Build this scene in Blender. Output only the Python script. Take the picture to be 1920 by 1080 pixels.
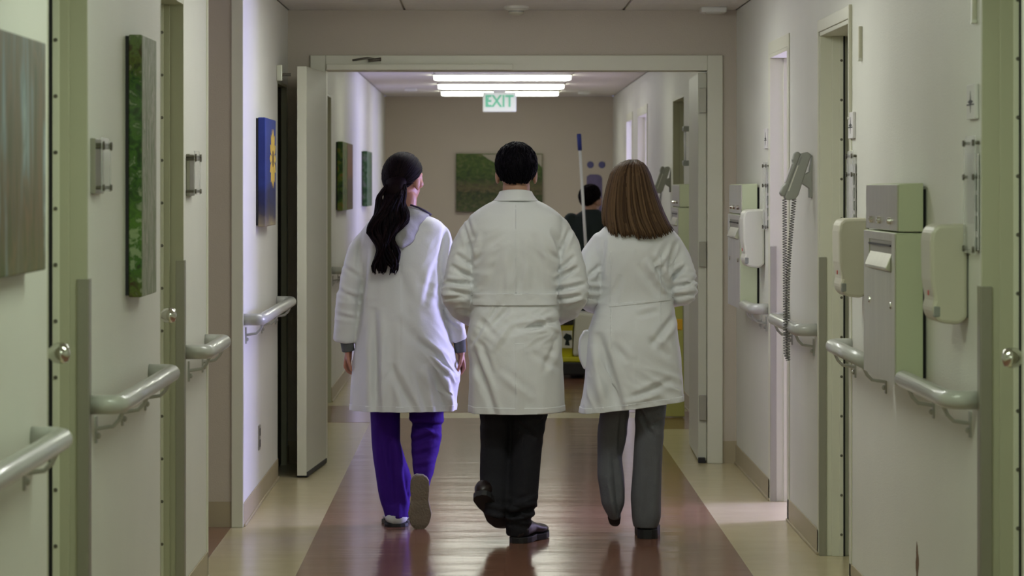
import bpy, bmesh, math, random
import numpy as np
from mathutils import Vector, Matrix, noise

for o in list(bpy.data.objects): bpy.data.objects.remove(o, do_unlink=True)
S = bpy.context.scene
C = S.collection
random.seed(7)
RNG = np.random.default_rng(7)

# ------------------------------------------------------------------ camera, world, light, exposure
FPX, VX, VY, H = 5400.0, 910.0, 347.0, 1.55          # focal length in px, vanishing point, eye height
cam = bpy.data.cameras.new('camera')
camo = bpy.data.objects.new('camera', cam); C.objects.link(camo)
cam.sensor_width = 36.0
cam.lens = FPX / 1920 * 36.0
cam.shift_x = (960 - VX) / 1920
cam.shift_y = -(540 - VY) / 1920
cam.clip_end = 200
camo.location = (0, 0, H); camo.rotation_euler = (math.pi/2, 0, 0)
cam.dof.use_dof = True; cam.dof.focus_distance = 12.7; cam.dof.aperture_fstop = 7.0
S.camera = camo
w = bpy.data.worlds.new('world'); S.world = w; w.use_nodes = True
w.node_tree.nodes['Background'].inputs[0].default_value = (0.42, 0.45, 0.8, 1)
w.node_tree.nodes['Background'].inputs[1].default_value = 1.0
S.view_settings.view_transform = 'Standard'; S.view_settings.look = 'None'
S.view_settings.gamma = 1.0; S.view_settings.use_curve_mapping = False
S.view_settings.exposure = 0.0
DAY = (0.50, 0.48, 1.0)

def day_window_light(name, loc, rotz, sx, sz, power):
    """daylight coming in through a side room's window"""
    l = bpy.data.lights.new(name, 'AREA'); l.shape = 'RECTANGLE'; l.size = sx; l.size_y = sz
    l.energy = power; l.color = DAY
    o = bpy.data.objects.new(name, l); C.objects.link(o)
    o.location = loc; o.rotation_euler = (math.pi/2, 0, rotz)
    return o
day_window_light('daylight_side_room', (4.62, 14.75, 1.35), math.pi/2, 1.3, 1.7, 430)
day_window_light('daylight_far_room', (4.62, 26.6, 1.35), math.pi/2, 3.2, 1.7, 300)
LAMP_POWER, LAMP_FAR = 18.5, 9.5        # emission strength of the fluorescent lenses
LAMP_COL = (0.97, 1.0, 0.93)
LAMP_NEAR = (0.85, 1.0, 0.79)      # older, greener tubes over the near corridor

def X(px, d): return (px - VX) * d / FPX
def Z(py, d): return H - (py - VY) * d / FPX
XL, XR, CEIL = -1.10, 1.40, 2.525
def dl(px, off=0.0): return (-(XL + off)) * FPX / (VX - px)      # depth of a px column on the left wall (off: proud of it)
def dr(px, off=0.0): return (XR - off) * FPX / (px - VX)

# ------------------------------------------------------------------ materials
def mat(name, col, rough=0.6, metal=0.0, bump=0.0, bscale=60, var=0.0, vscale=4, spec=0.5, stretch=(1,1,1), emit=None, estr=0, alpha=1, trans=0, coat=0, coords='Object'):
    m = bpy.data.materials.new(name); m.use_nodes = True
    nt = m.node_tree; b = nt.nodes['Principled BSDF']
    b.inputs['Base Color'].default_value = (*col, 1); b.inputs['Roughness'].default_value = rough
    b.inputs['Metallic'].default_value = metal; b.inputs['Specular IOR Level'].default_value = spec
    b.inputs['Alpha'].default_value = alpha; b.inputs['Transmission Weight'].default_value = trans
    b.inputs['Coat Weight'].default_value = coat
    if emit: b.inputs['Emission Color'].default_value = (*emit, 1); b.inputs['Emission Strength'].default_value = estr
    if bump or var:
        tc = nt.nodes.new('ShaderNodeTexCoord'); mp = nt.nodes.new('ShaderNodeMapping')
        mp.inputs['Scale'].default_value = stretch
        nt.links.new(tc.outputs[coords], mp.inputs['Vector'])
    if var:
        n = nt.nodes.new('ShaderNodeTexNoise'); n.inputs['Scale'].default_value = vscale; n.inputs['Detail'].default_value = 5
        nt.links.new(mp.outputs[0], n.inputs['Vector'])
        mx = nt.nodes.new('ShaderNodeMix'); mx.data_type = 'RGBA'
        mx.inputs[6].default_value = (*[c*(1-var) for c in col], 1); mx.inputs[7].default_value = (*[min(1, c*(1+var)) for c in col], 1)
        nt.links.new(n.outputs['Fac'], mx.inputs[0]); nt.links.new(mx.outputs[2], b.inputs['Base Color'])
    if bump:
        n2 = nt.nodes.new('ShaderNodeTexNoise'); n2.inputs['Scale'].default_value = bscale; n2.inputs['Detail'].default_value = 3
        nt.links.new(mp.outputs[0], n2.inputs['Vector'])
        bp = nt.nodes.new('ShaderNodeBump'); bp.inputs['Strength'].default_value = bump; bp.inputs['Distance'].default_value = 0.01
        nt.links.new(n2.outputs['Fac'], bp.inputs['Height']); nt.links.new(bp.outputs[0], b.inputs['Normal'])
    return m

M = {}
M['wall'] = mat('wall_paint', (0.71, 0.71, 0.645), 0.55, bump=0.15, bscale=180, var=0.04, vscale=3)
M['wall_cross'] = mat('cross_wall_tone', (0.53, 0.475, 0.385), 0.6, bump=0.15, bscale=180, var=0.04, vscale=3)  # darker, browner tone for the cross, end, passage and side-room walls
M['frame'] = mat('frame_paint', (0.46, 0.46, 0.33), 0.45, var=0.03, vscale=3)
M['frame_pale'] = mat('pale_frame_paint', (0.70, 0.70, 0.57), 0.45, var=0.03)
M['door'] = mat('door_paint', (0.56, 0.57, 0.46), 0.45, var=0.04, vscale=2)
M['dark_panel'] = mat('dark_brown_panel', (0.035, 0.018, 0.012), 0.5, var=0.3, vscale=3, stretch=(8,8,1))
M['base'] = mat('vinyl_base', (0.40, 0.34, 0.22), 0.45, var=0.05)
M['ceil'] = mat('ceiling_tile', (0.78, 0.76, 0.70), 0.9, bump=0.4, bscale=120, var=0.05, vscale=30)
M['grid'] = mat('ceiling_grid', (0.6, 0.58, 0.5), 0.5)
M['guard'] = mat('corner_guard_steel', (0.36, 0.35, 0.29), 0.4, metal=0.6, var=0.08, stretch=(6,6,.6))
M['rail'] = mat('handrail_grey', (0.47, 0.48, 0.44), 0.3, spec=0.6, coat=0.3, var=0.03)
M['steel'] = mat('brushed_steel', (0.62, 0.62, 0.52), 0.28, metal=0.85, var=0.15, vscale=5, stretch=(4,4,.5))
M['greenpaint'] = mat('cabinet_green_enamel', (0.56, 0.61, 0.42), 0.4, var=0.04)
M['chrome'] = mat('chrome', (0.7, 0.7, 0.66), 0.12, metal=1.0)
M['black'] = mat('gap_shade_black', (0.006, 0.006, 0.007), 0.7)
M['screw'] = mat('screw_dark', (0.16, 0.15, 0.12), 0.4, metal=0.7)
M['plastic'] = mat('ivory_plastic', (0.55, 0.53, 0.42), 0.35, var=0.03)
M['plastic_pale'] = mat('pale_plastic', (0.66, 0.66, 0.58), 0.3, var=0.03)
M['greyplastic'] = mat('grey_plastic', (0.25, 0.26, 0.24), 0.4)
M['phone'] = mat('phone_plastic', (0.33, 0.34, 0.30), 0.4, var=0.04)
M['phone_dark'] = mat('phone_cord', (0.20, 0.20, 0.19), 0.5)
M['paper'] = mat('paper', (0.7, 0.68, 0.68), 0.7)
M['acrylic'] = mat('clear_acrylic', (0.85, 0.87, 0.85), 0.08, alpha=0.3)
M['white'] = mat('white_enamel', (0.7, 0.7, 0.64), 0.4)
M['lens'] = mat('lamp_lens', (0.9, 0.9, 0.85), 0.5, emit=LAMP_COL, estr=LAMP_POWER)
M['lens_near'] = mat('lamp_lens_green', (0.9, 0.9, 0.85), 0.5, emit=LAMP_NEAR, estr=LAMP_POWER)
M['lens_far'] = mat('lamp_lens_far', (0.9, 0.9, 0.85), 0.5, emit=(0.97, 1.0, 0.84), estr=LAMP_FAR)
M['lens_fill'] = mat('added_fill_lens', (0.9, 0.9, 0.85), 0.5, emit=(1.0, 0.92, 0.84), estr=3.5)
M['exitw'] = mat('exit_sign_face', (0.75, 0.78, 0.72), 0.4, emit=(0.75, 0.85, 0.75), estr=0.12)
M['exitg'] = mat('exit_sign_green', (0.16, 0.52, 0.32), 0.5, emit=(0.1, 0.65, 0.35), estr=0.15)
M['scuff'] = mat('scuffed_plaster', (0.16, 0.09, 0.05), 0.9, var=0.4, vscale=40)
M['yellow'] = mat('yellow_plastic', (0.62, 0.58, 0.02), 0.4, var=0.05)
M['limeplastic'] = mat('faded_lime_plastic', (.45, .46, .12), .5)
M['orange'] = mat('orange_plastic', (0.75, 0.42, 0.02), 0.4)
M['blue'] = mat('blue_grip', (0.03, 0.05, 0.32), 0.5)
M['pole'] = mat('grey_pole', (0.75, 0.75, 0.80), 0.4)
M['purple'] = mat('purple_print', (0.13, 0.11, 0.22), 0.6, var=0.3, vscale=12)
M['bluedot'] = mat('blue_print', (0.10, 0.10, 0.25), 0.6)
M['coat'] = mat('lab_coat_cotton', (0.76, 0.775, 0.79), 0.6, bump=0.05, bscale=120, var=0.02, vscale=8, spec=0.3)
M['scrubs'] = mat('purple_scrub_cotton', (0.045, 0.010, 0.21), 0.85, bump=0.2, bscale=60, var=0.12, vscale=8, spec=0.15)
M['navytrouser'] = mat('charcoal_wool', (0.018, 0.018, 0.023), 0.85, bump=0.2, bscale=120, var=0.1, spec=0.2)
M['greytrouser'] = mat('grey_wool', (0.135, 0.140, 0.155), 0.85, bump=0.25, bscale=140, var=0.12, vscale=20, spec=0.2)
M['greyknit'] = mat('grey_knit', (0.13, 0.14, 0.145), 0.9, bump=0.4, bscale=140, stretch=(1,1,6))
M['hood'] = mat('grey_hood_fleece', (0.30, 0.30, 0.29), 0.9, bump=0.2, bscale=60)
M['hoodtrim'] = mat('hood_binding', (0.03, 0.02, 0.05), 0.8)
M['skin'] = mat('skin', (0.44, 0.20, 0.14), 0.5, var=0.08, vscale=20)
M['skin_m'] = mat('skin_tan', (0.42, 0.23, 0.15), 0.5, var=0.08, vscale=20)
M['shoewhite'] = mat('white_shoe', (0.55, 0.55, 0.55), 0.6)
M['sole'] = mat('worn_rubber_sole', (0.23, 0.195, 0.145), 0.85, bump=0.6, bscale=110, var=0.3, vscale=14)
M['soleblack'] = mat('black_rubber', (0.012, 0.012, 0.014), 0.6)
M['shoebrown'] = mat('dark_brown_leather', (0.016, 0.008, 0.008), 0.35, var=0.2)
M['shoeblack'] = mat('black_leather', (0.008, 0.008, 0.01), 0.35)
M['workshirt'] = mat('dark_work_shirt', (0.012, 0.022, 0.022), 0.85, bump=0.2)
M['eye'] = mat('eye', (0.7, 0.7, 0.68), 0.2)
def hairmat(name, c0, c1, rough=0.6):
    m = mat(name, c0, rough, spec=.07); nt = m.node_tree; b = nt.nodes['Principled BSDF']
    g = nt.nodes.new('ShaderNodeNewGeometry'); mx = nt.nodes.new('ShaderNodeMix'); mx.data_type = 'RGBA'
    mx.inputs[6].default_value = (*c0, 1); mx.inputs[7].default_value = (*c1, 1)
    nt.links.new(g.outputs['Random Per Island'], mx.inputs[0]); nt.links.new(mx.outputs[2], b.inputs['Base Color'])
    return m
M['hair_black'] = hairmat('black_hair', (0.0028, 0.0022, 0.004), (0.0055, 0.0042, 0.008))
M['hair_dark'] = hairmat('dark_brown_hair', (0.0025, 0.0014, 0.003), (0.010, 0.0045, 0.006))
M['hair_brown'] = hairmat('brown_hair', (0.040, 0.022, 0.013), (0.15, 0.092, 0.050), 0.5)

def floor_mat(name, c0, c1, rough):
    m = bpy.data.materials.new(name); m.use_nodes = True; nt = m.node_tree; b = nt.nodes['Principled BSDF']
    tc = nt.nodes.new('ShaderNodeTexCoord')
    mp = nt.nodes.new('ShaderNodeMapping'); nt.links.new(tc.outputs['Object'], mp.inputs[0])
    n = nt.nodes.new('ShaderNodeTexNoise'); n.inputs['Scale'].default_value = 9; n.inputs['Detail'].default_value = 6
    nt.links.new(mp.outputs[0], n.inputs['Vector'])
    mx = nt.nodes.new('ShaderNodeMix'); mx.data_type = 'RGBA'; mx.inputs[6].default_value = (*c0, 1); mx.inputs[7].default_value = (*c1, 1)
    nt.links.new(n.outputs['Fac'], mx.inputs[0]); nt.links.new(mx.outputs[2], b.inputs['Base Color'])
    b.inputs['Roughness'].default_value = rough; b.inputs['Specular IOR Level'].default_value = 0.6
    mp2 = nt.nodes.new('ShaderNodeMapping'); mp2.inputs['Scale'].default_value = (0.7, 2.2, 1); nt.links.new(tc.outputs['Object'], mp2.inputs[0])
    n2 = nt.nodes.new('ShaderNodeTexNoise'); n2.inputs['Scale'].default_value = 1.6; n2.inputs['Detail'].default_value = 3
    nt.links.new(mp2.outputs[0], n2.inputs['Vector'])
    bp = nt.nodes.new('ShaderNodeBump'); bp.inputs['Strength'].default_value = 0.35; bp.inputs['Distance'].default_value = 0.012
    nt.links.new(n2.outputs['Fac'], bp.inputs['Height']); nt.links.new(bp.outputs[0], b.inputs['Normal'])
    return m
M['cream'] = floor_mat('cream_vinyl', (0.50, 0.43, 0.25), (0.58, 0.50, 0.31), 0.22)
M['brown'] = floor_mat('brown_vinyl', (0.20, 0.090, 0.055), (0.26, 0.13, 0.085), 0.16)

def ramp_picture(name, stops, scale, stretch, detail=6, distort=0.0, zmix=None):
    """flat printed landscape: noise through a colour ramp, optionally blended with height bands"""
    m = bpy.data.materials.new(name); m.use_nodes = True; nt = m.node_tree; b = nt.nodes['Principled BSDF']
    b.inputs['Roughness'].default_value = 0.6
    tc = nt.nodes.new('ShaderNodeTexCoord'); mp = nt.nodes.new('ShaderNodeMapping'); mp.inputs['Scale'].default_value = stretch
    nt.links.new(tc.outputs['Object'], mp.inputs[0])
    n = nt.nodes.new('ShaderNodeTexNoise'); n.inputs['Scale'].default_value = scale; n.inputs['Detail'].default_value = detail; n.inputs['Distortion'].default_value = distort
    nt.links.new(mp.outputs[0], n.inputs['Vector'])
    cr = nt.nodes.new('ShaderNodeValToRGB'); el = cr.color_ramp.elements
    el[0].position = stops[0][0]; el[0].color = (*stops[0][1], 1); el[1].position = stops[-1][0]; el[1].color = (*stops[-1][1], 1)
    for p, c in stops[1:-1]: e = el.new(p); e.color = (*c, 1)
    nt.links.new(n.outputs['Fac'], cr.inputs[0])
    out = cr.outputs[0]
    if zmix:      # [(axis, lo, hi, colour stops)] : printed bands of the motif over the noise
        for axis, lo, hi, zs, fac in zmix:
            sx = nt.nodes.new('ShaderNodeSeparateXYZ'); nt.links.new(tc.outputs['Object'], sx.inputs[0])
            ad = nt.nodes.new('ShaderNodeMath'); ad.operation = 'MULTIPLY_ADD'; ad.inputs[1].default_value = 0.16; 
            nt.links.new(n.outputs['Fac'], ad.inputs[0]); nt.links.new(sx.outputs[axis], ad.inputs[2])
            mr = nt.nodes.new('ShaderNodeMapRange'); mr.inputs[1].default_value = lo + .08; mr.inputs[2].default_value = hi + .08
            nt.links.new(ad.outputs[0], mr.inputs[0])
            c2 = nt.nodes.new('ShaderNodeValToRGB'); e2 = c2.color_ramp.elements
            e2[0].position = zs[0][0]; e2[0].color = (*zs[0][1], 1); e2[1].position = zs[-1][0]; e2[1].color = (*zs[-1][1], 1)
            for p, c in zs[1:-1]: e = e2.new(p); e.color = (*c, 1)
            nt.links.new(mr.outputs[0], c2.inputs[0])
            mx = nt.nodes.new('ShaderNodeMix'); mx.data_type = 'RGBA'; mx.blend_type = 'MIX'; mx.inputs[0].default_value = fac
            nt.links.new(out, mx.inputs[6]); nt.links.new(c2.outputs[0], mx.inputs[7]); out = mx.outputs[2]
    hsv = nt.nodes.new('ShaderNodeHueSaturation'); hsv.inputs['Value'].default_value = 1.5; hsv.inputs['Saturation'].default_value = 1.15
    nt.links.new(out, hsv.inputs['Color']); nt.links.new(hsv.outputs[0], b.inputs['Base Color'])
    return m

# ------------------------------------------------------------------ mesh helpers (everything is given in world metres)
WL = {}
class MB:
    def __init__(s): s.v = []; s.f = []
    def add(s, vs, fs):
        n = len(s.v); s.v += [tuple(v) for v in vs]; s.f += [tuple(i + n for i in f) for f in fs]; return s
    def box(s, x0, x1, y0, y1, z0, z1):
        x0, x1 = sorted((x0, x1)); y0, y1 = sorted((y0, y1)); z0, z1 = sorted((z0, z1))
        return s.add([(x0,y0,z0),(x1,y0,z0),(x1,y1,z0),(x0,y1,z0),(x0,y0,z1),(x1,y0,z1),(x1,y1,z1),(x0,y1,z1)],
                     [(0,3,2,1),(4,5,6,7),(0,1,5,4),(1,2,6,5),(2,3,7,6),(3,0,4,7)])
    def tube(s, pts, rad, n=12, caps=True, flat=None):
        pts = [Vector(p) for p in pts]; rads = rad if hasattr(rad, '__len__') else [rad]*len(pts)
        vs = []; t0 = None; u = None
        for i, p in enumerate(pts):
            t = (pts[min(i+1, len(pts)-1)] - pts[max(i-1, 0)]).normalized()
            if u is None:
                a = Vector((0,0,1)) if abs(t.z) < .9 else Vector((1,0,0)); u = t.cross(a).normalized()
            else:
                u = (u - t*u.dot(t)).normalized()
            v = t.cross(u)
            for k in range(n):
                a = 2*math.pi*k/n; vs.append(p + u*(math.cos(a)*rads[i]) + v*(math.sin(a)*rads[i]*(flat or 1)))
        fs = []
        for i in range(len(pts)-1):
            for k in range(n):
                a = i*n+k; b = i*n+(k+1) % n; fs.append((a, b, b+n, a+n))
        if caps:
            fs.append(tuple(range(n))[::-1]); fs.append(tuple((len(pts)-1)*n+k for k in range(n)))
        return s.add(vs, fs)
    def ell(s, c, r, seg=20, rings=12, rot=None):
        vs = []; fs = []
        R = rot or Matrix.Identity(3); c = Vector(c)
        vs.append(c + R @ Vector((0,0,r[2])))
        for i in range(1, rings):
            a = math.pi*i/rings
            for k in range(seg):
                b = 2*math.pi*k/seg
                vs.append(c + R @ Vector((r[0]*math.sin(a)*math.cos(b), r[1]*math.sin(a)*math.sin(b), r[2]*math.cos(a))))
        vs.append(c + R @ Vector((0,0,-r[2]))); L = len(vs)-1
        for k in range(seg): fs.append((0, 1+k, 1+(k+1) % seg)); fs.append((L, L-seg+(k+1) % seg, L-seg+k))
        for i in range(rings-2):
            for k in range(seg):
                a = 1+i*seg+k; b = 1+i*seg+(k+1) % seg; fs.append((a, a+seg, b+seg, b))
        return s.add(vs, fs)
    def chain(s, pts, n=14, end=True):
        """tapered limb: pts = [(x,y,z,r)]"""
        for p in (pts if end else pts[:-1]): s.ell(p[:3], (p[3],)*3, n, 8)
        for a, b in zip(pts, pts[1:]): s.tube([a[:3], b[:3]], [a[3], b[3]], n)
        return s
    def rings(s, rs, caps=True):
        n = len(rs[0]); vs = [p for r in rs for p in r]; fs = []
        for i in range(len(rs)-1):
            for k in range(n): a = i*n+k; b = i*n+(k+1) % n; fs.append((a, b, b+n, a+n))
        if caps: fs.append(tuple(range(n))[::-1]); fs.append(tuple((len(rs)-1)*n+k for k in range(n)))
        return s.add(vs, fs)
    def prism(s, poly, y0, y1, plane='xz'):
        """extrude a polygon; plane 'xz' along y, 'yz' along x, 'xy' along z"""
        f = {'xz': lambda a, b, t: (a, t, b), 'yz': lambda a, b, t: (t, a, b), 'xy': lambda a, b, t: (a, b, t)}[plane]
        n = len(poly); vs = [f(a, b, y0) for a, b in poly] + [f(a, b, y1) for a, b in poly]
        fs = [tuple(range(n)), tuple(range(2*n-1, n-1, -1))] + [(k, (k+1) % n, (k+1) % n+n, k+n) for k in range(n)]
        return s.add(vs, fs)
    def build(s, name, m, parent=None, smooth=False, bevel=0, origin=None):
        return mesh_obj(name, s.v, s.f, m, parent, smooth, bevel, origin)

def mesh_obj(name, v, f, m, parent=None, smooth=False, bevel=0, origin=None):
    v = np.asarray(v, dtype=float)
    if origin is None:
        lo, hi = v.min(0), v.max(0); origin = ((lo[0]+hi[0])/2, (lo[1]+hi[1])/2, lo[2])
    og = np.array(origin)
    me = bpy.data.meshes.new(name); me.from_pydata((v - og).tolist(), [], [list(map(int, q)) for q in f])
    bm = bmesh.new(); bm.from_mesh(me); bmesh.ops.recalc_face_normals(bm, faces=bm.faces); bm.to_mesh(me); bm.free()
    me.materials.append(M[m] if isinstance(m, str) else m)
    if smooth: me.polygons.foreach_set('use_smooth', [True]*len(me.polygons))
    o = bpy.data.objects.new(name, me); C.objects.link(o)
    WL[o.name] = og
    if parent: o.parent = parent; o.location = Vector(og - WL[parent.name])
    else: o.location = Vector(og)
    if bevel:
        b = o.modifiers.new('bevel', 'BEVEL'); b.width = bevel; b.segments = 2; b.limit_method = 'ANGLE'
    return o
def thing(name, label, cat, loc, group=None):
    o = bpy.data.objects.new(name, None); C.objects.link(o); o.location = loc; o.empty_display_size = 0.1
    WL[o.name] = np.array(loc, dtype=float)
    return tag(o, label, cat, group)
def tag(o, label, cat, group=None):
    o['label'] = label; o['category'] = cat
    if group: o['group'] = group
    return o
def struct(o, label=None, cat=None):
    o['kind'] = 'structure'
    if label: o['label'] = label
    if cat: o['category'] = cat
    return o

# ------------------------------------------------------------------ the corridor
Y0, YD, YE = -2.0, 16.05, 31.6            # behind the camera, cross wall with the double doors, end wall
TH = 0.22
DOORH = 2.19
L_OPEN = [(7.23, 7.97, DOORH+.035), (9.74, 10.50, DOORH+.035), (11.38, 13.06, CEIL), (15.23, 15.95, 2.105), (19.4, 20.55, DOORH)]
R_OPEN = [(7.50, 8.13, DOORH+.035), (11.04, 12.06, DOORH), (13.30, 14.13, DOORH), (20.3, 21.5, DOORH), (24.9, 26.4, DOORH), (27.4, 28.5, DOORH)]
def side_wall(name, xin, xout, opens, label):
    b = MB(); y = Y0
    for a, c, h in opens:
        b.box(xin, xout, y, a, 0, CEIL)
        if h < CEIL: b.box(xin, xout, a, c, h, CEIL)
        y = c
    b.box(xin, xout, y, YE, 0, CEIL)
    return struct(b.build(name, 'wall'), label, 'wall')
wall_left = side_wall('wall_left', XL, XL-TH, L_OPEN, 'long pale wall on the left of the corridor')
wall_right = side_wall('wall_right', XR, XR+TH, R_OPEN, 'long pale wall on the right of the corridor')
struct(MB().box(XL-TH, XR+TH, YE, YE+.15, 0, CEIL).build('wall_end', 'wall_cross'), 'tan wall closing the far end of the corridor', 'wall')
struct(MB().box(XL-TH, XR+TH, Y0-.15, Y0, 0, CEIL).build('wall_rear', 'wall'), 'pale wall behind the viewer', 'wall')
# cross wall with the double-door opening
OX0, OX1, OH = -0.89, 1.237, 2.188
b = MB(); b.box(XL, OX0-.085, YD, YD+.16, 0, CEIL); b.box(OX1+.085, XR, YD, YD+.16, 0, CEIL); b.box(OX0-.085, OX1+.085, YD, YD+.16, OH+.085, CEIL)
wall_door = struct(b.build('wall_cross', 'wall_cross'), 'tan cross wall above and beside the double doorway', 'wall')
b = MB(); b.box(OX0-.085, OX0, YD-.02, YD+.20, 0, OH+.085); b.box(OX1, OX1+.085, YD-.02, YD+.20, 0, OH+.085); b.box(OX0, OX1, YD-.02, YD+.20, OH, OH+.085)
trim_d = struct(b.build('trim_1', 'frame_pale', bevel=.004), 'pale steel frame around the double doorway', 'door frame')
# side corridor on the left
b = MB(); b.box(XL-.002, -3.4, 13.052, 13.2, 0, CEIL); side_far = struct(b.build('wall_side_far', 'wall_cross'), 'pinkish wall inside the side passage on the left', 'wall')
struct(MB().box(XL-TH, -3.4, 11.2, 11.38, 0, CEIL).build('wall_side_near', 'wall'), 'near wall of the side passage on the left', 'wall')
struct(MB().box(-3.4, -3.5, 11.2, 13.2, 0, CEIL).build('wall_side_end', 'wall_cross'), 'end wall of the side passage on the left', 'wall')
struct(MB().box(XL-.049, XL+.004, 13.03, 13.06, 0, CEIL).build('trim_2', 'frame_pale', bevel=.003), 'pale upright trim on the corner of the side passage', 'trim')
struct(MB().box(XL-.01, XL+.006, 11.355, 11.384, 0, CEIL).build('trim_3', 'frame_pale', bevel=.003), 'thin pale corner bead at the near edge of the side passage', 'trim')
# side rooms with daylight
def side_room(n, y0, y1, wy0, wy1):
    x0, x1 = XR+TH, 4.5
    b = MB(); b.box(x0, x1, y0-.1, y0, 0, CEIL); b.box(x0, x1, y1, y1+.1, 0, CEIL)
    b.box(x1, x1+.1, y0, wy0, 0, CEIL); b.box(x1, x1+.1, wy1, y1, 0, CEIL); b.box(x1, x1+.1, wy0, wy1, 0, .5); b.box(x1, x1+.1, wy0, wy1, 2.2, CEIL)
    struct(b.build('wall_room_%s' % n, 'wall_cross'), 'darkened walls of the %s daylit side room' % n, 'wall')  # unseen walls toned darker, room lengthened, to cut bounced daylight
    struct(MB().box(x0+.001, x1+.1, y0-.1, y1+.1, -.1, 0).build('floor_room_%s' % n, 'cream'), 'cream floor of the %s daylit side room' % n, 'floor')
    struct(MB().box(x0, x1+.1, y0-.1, y1+.1, CEIL, CEIL+.1).build('ceiling_room_%s' % n, 'ceil'), 'ceiling of the %s daylit side room' % n, 'ceiling')
    f = MB(); f.box(x1+.02, x1+.06, wy0, wy0+.05, .5, 2.2); f.box(x1+.02, x1+.06, wy1-.05, wy1, .5, 2.2); f.box(x1+.02, x1+.06, wy0, wy1, .5, .55); f.box(x1+.02, x1+.06, wy0, wy1, 2.15, 2.2)
    struct(f.build('window_%d' % (1 if n == 'near' else 2), 'white'), 'white window frame of the %s daylit side room' % n, 'window')
side_room('near', 9.2, 15.6, 14.1, 15.4)
side_room('far', 24.0, 29.5, 25.0, 28.2)

# floor with its inlaid stripes
fl = struct(MB().box(-3.5, XR+TH, Y0-.15, YE+.15, -.12, 0).build('floor', 'cream', origin=(0, 0, -.12)), 'glossy cream vinyl corridor floor', 'floor')
SX0, SX1 = -.752, 1.062
MB().box(SX0, SX1, Y0, 19.15, 0, .0012).build('centre_stripe', 'brown', fl, origin=(0, 0, 0))
MB().box(SX0, SX1, 19.62, YE, 0, .0012).build('centre_stripe', 'brown', fl, origin=(0, 0, 0))
MB().box(XL, SX0, 18.8, 20.2, 0, .0012).build('cross_stripe', 'brown', fl, origin=(0, 0, 0))
MB().box(SX1, XR, 18.3, 19.7, 0, .0012).build('cross_stripe', 'brown', fl, origin=(0, 0, 0))
MB().box(-3.4, XL-.05, 11.38, 13.06, 0, .0012).build('side_stripe', 'brown', fl, origin=(0, 0, 0))

# ceiling: slab, grid and 2 x 4 ft tiles
ce = struct(MB().box(-3.5, XR+TH, Y0-.15, YE+.15, CEIL+.012, CEIL+.12).build('ceiling', 'grid', origin=(0, 0, CEIL)), 'suspended ceiling of white panels in a pale grid', 'ceiling')
cols = [(XL, -.45), (-.45, .77), (.77, XR)]
LIGHTS_Y = [-.6, 3.3, 7.0, 10.7, 13.85, 18.3, 21.9, 25.5, 27.8, 29.9]
tile_me = {}
nrow = int((YE - 13.0)/.61)
for ci, (x0, x1) in enumerate(cols):
    for r in range(-1, nrow+1):
        y0 = 13.0 + r*.61; y1 = min(y0+.61, YE)
        if y1 - y0 < .1: continue
        key = (ci, round(y1-y0, 3))
        if key not in tile_me:
            o = MB().box(x0+.006, x1-.006, .006, (y1-y0)-.006, 0, .012).build('ceiling_tile', 'ceil', ce, bevel=.004, origin=((x0+x1)/2, 0, 0))
            tile_me[key] = o.data; o.location = ((x0+x1)/2, y0, 0)
        else:
            o = bpy.data.objects.new('ceiling_tile', tile_me[key]); C.objects.link(o); o.parent = ce; o.location = ((x0+x1)/2, y0, 0)
            bv = o.modifiers.new('bevel', 'BEVEL'); bv.width = .004; bv.segments = 2
for ci, (x0, x1) in enumerate(cols):          # the stretch over the viewer: one long panel per column
    MB().box(x0+.006, x1-.006, Y0, 12.38, CEIL, CEIL+.012).build('ceiling_tile', 'ceil', ce)
MB().box(-3.4, XL, 11.2, 13.2, CEIL, CEIL+.012).build('ceiling_tile', 'ceil', ce)

# baseboards
def baseboard(name, x, out, opens, y0, y1, label):
    b = MB(); y = y0
    for a, c, h in [q for q in opens if q[0] > y0 and q[1] < y1] + [(y1, y1, 0)]:
        if a - y > .05: b.box(x, x+out, y, a-.004, 0, .105); b.box(x, x+out*2.2, y, a-.004, 0, .012)
        y = c
    return struct(b.build(name, 'base', bevel=.003), label, 'baseboard')
baseboard('baseboard_left', XL, .006, L_OPEN, Y0, YD, 'tan vinyl base along the left wall before the doors')
baseboard('baseboard_right', XR, -.006, R_OPEN, Y0, YD, 'tan vinyl base along the right wall before the doors')
baseboard('baseboard_far_left', XL, .006, L_OPEN, YD+.2, YE, 'tan vinyl base along the left wall past the doors')
baseboard('baseboard_far_right', XR, -.006, R_OPEN, YD+.2, YE, 'tan vinyl base along the right wall past the doors')
struct(MB().box(XL-.002, -3.4, 13.045, 13.0515, 0, .116).build('baseboard_side', 'base'), 'tan vinyl base inside the side passage', 'baseboard')
b = MB(); b.box(OX1+.085, XR, YD-.006, YD, 0, .125); b.box(XL, OX0-.085, YD-.006, YD, 0, .125)
struct(b.build('baseboard_cross', 'base'), 'tan vinyl base beside the double doorway', 'baseboard')
struct(MB().box(XL, XR, YE-.006, YE, 0, .105).build('baseboard_end', 'base'), 'tan vinyl base on the far end wall', 'baseboard')

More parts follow.
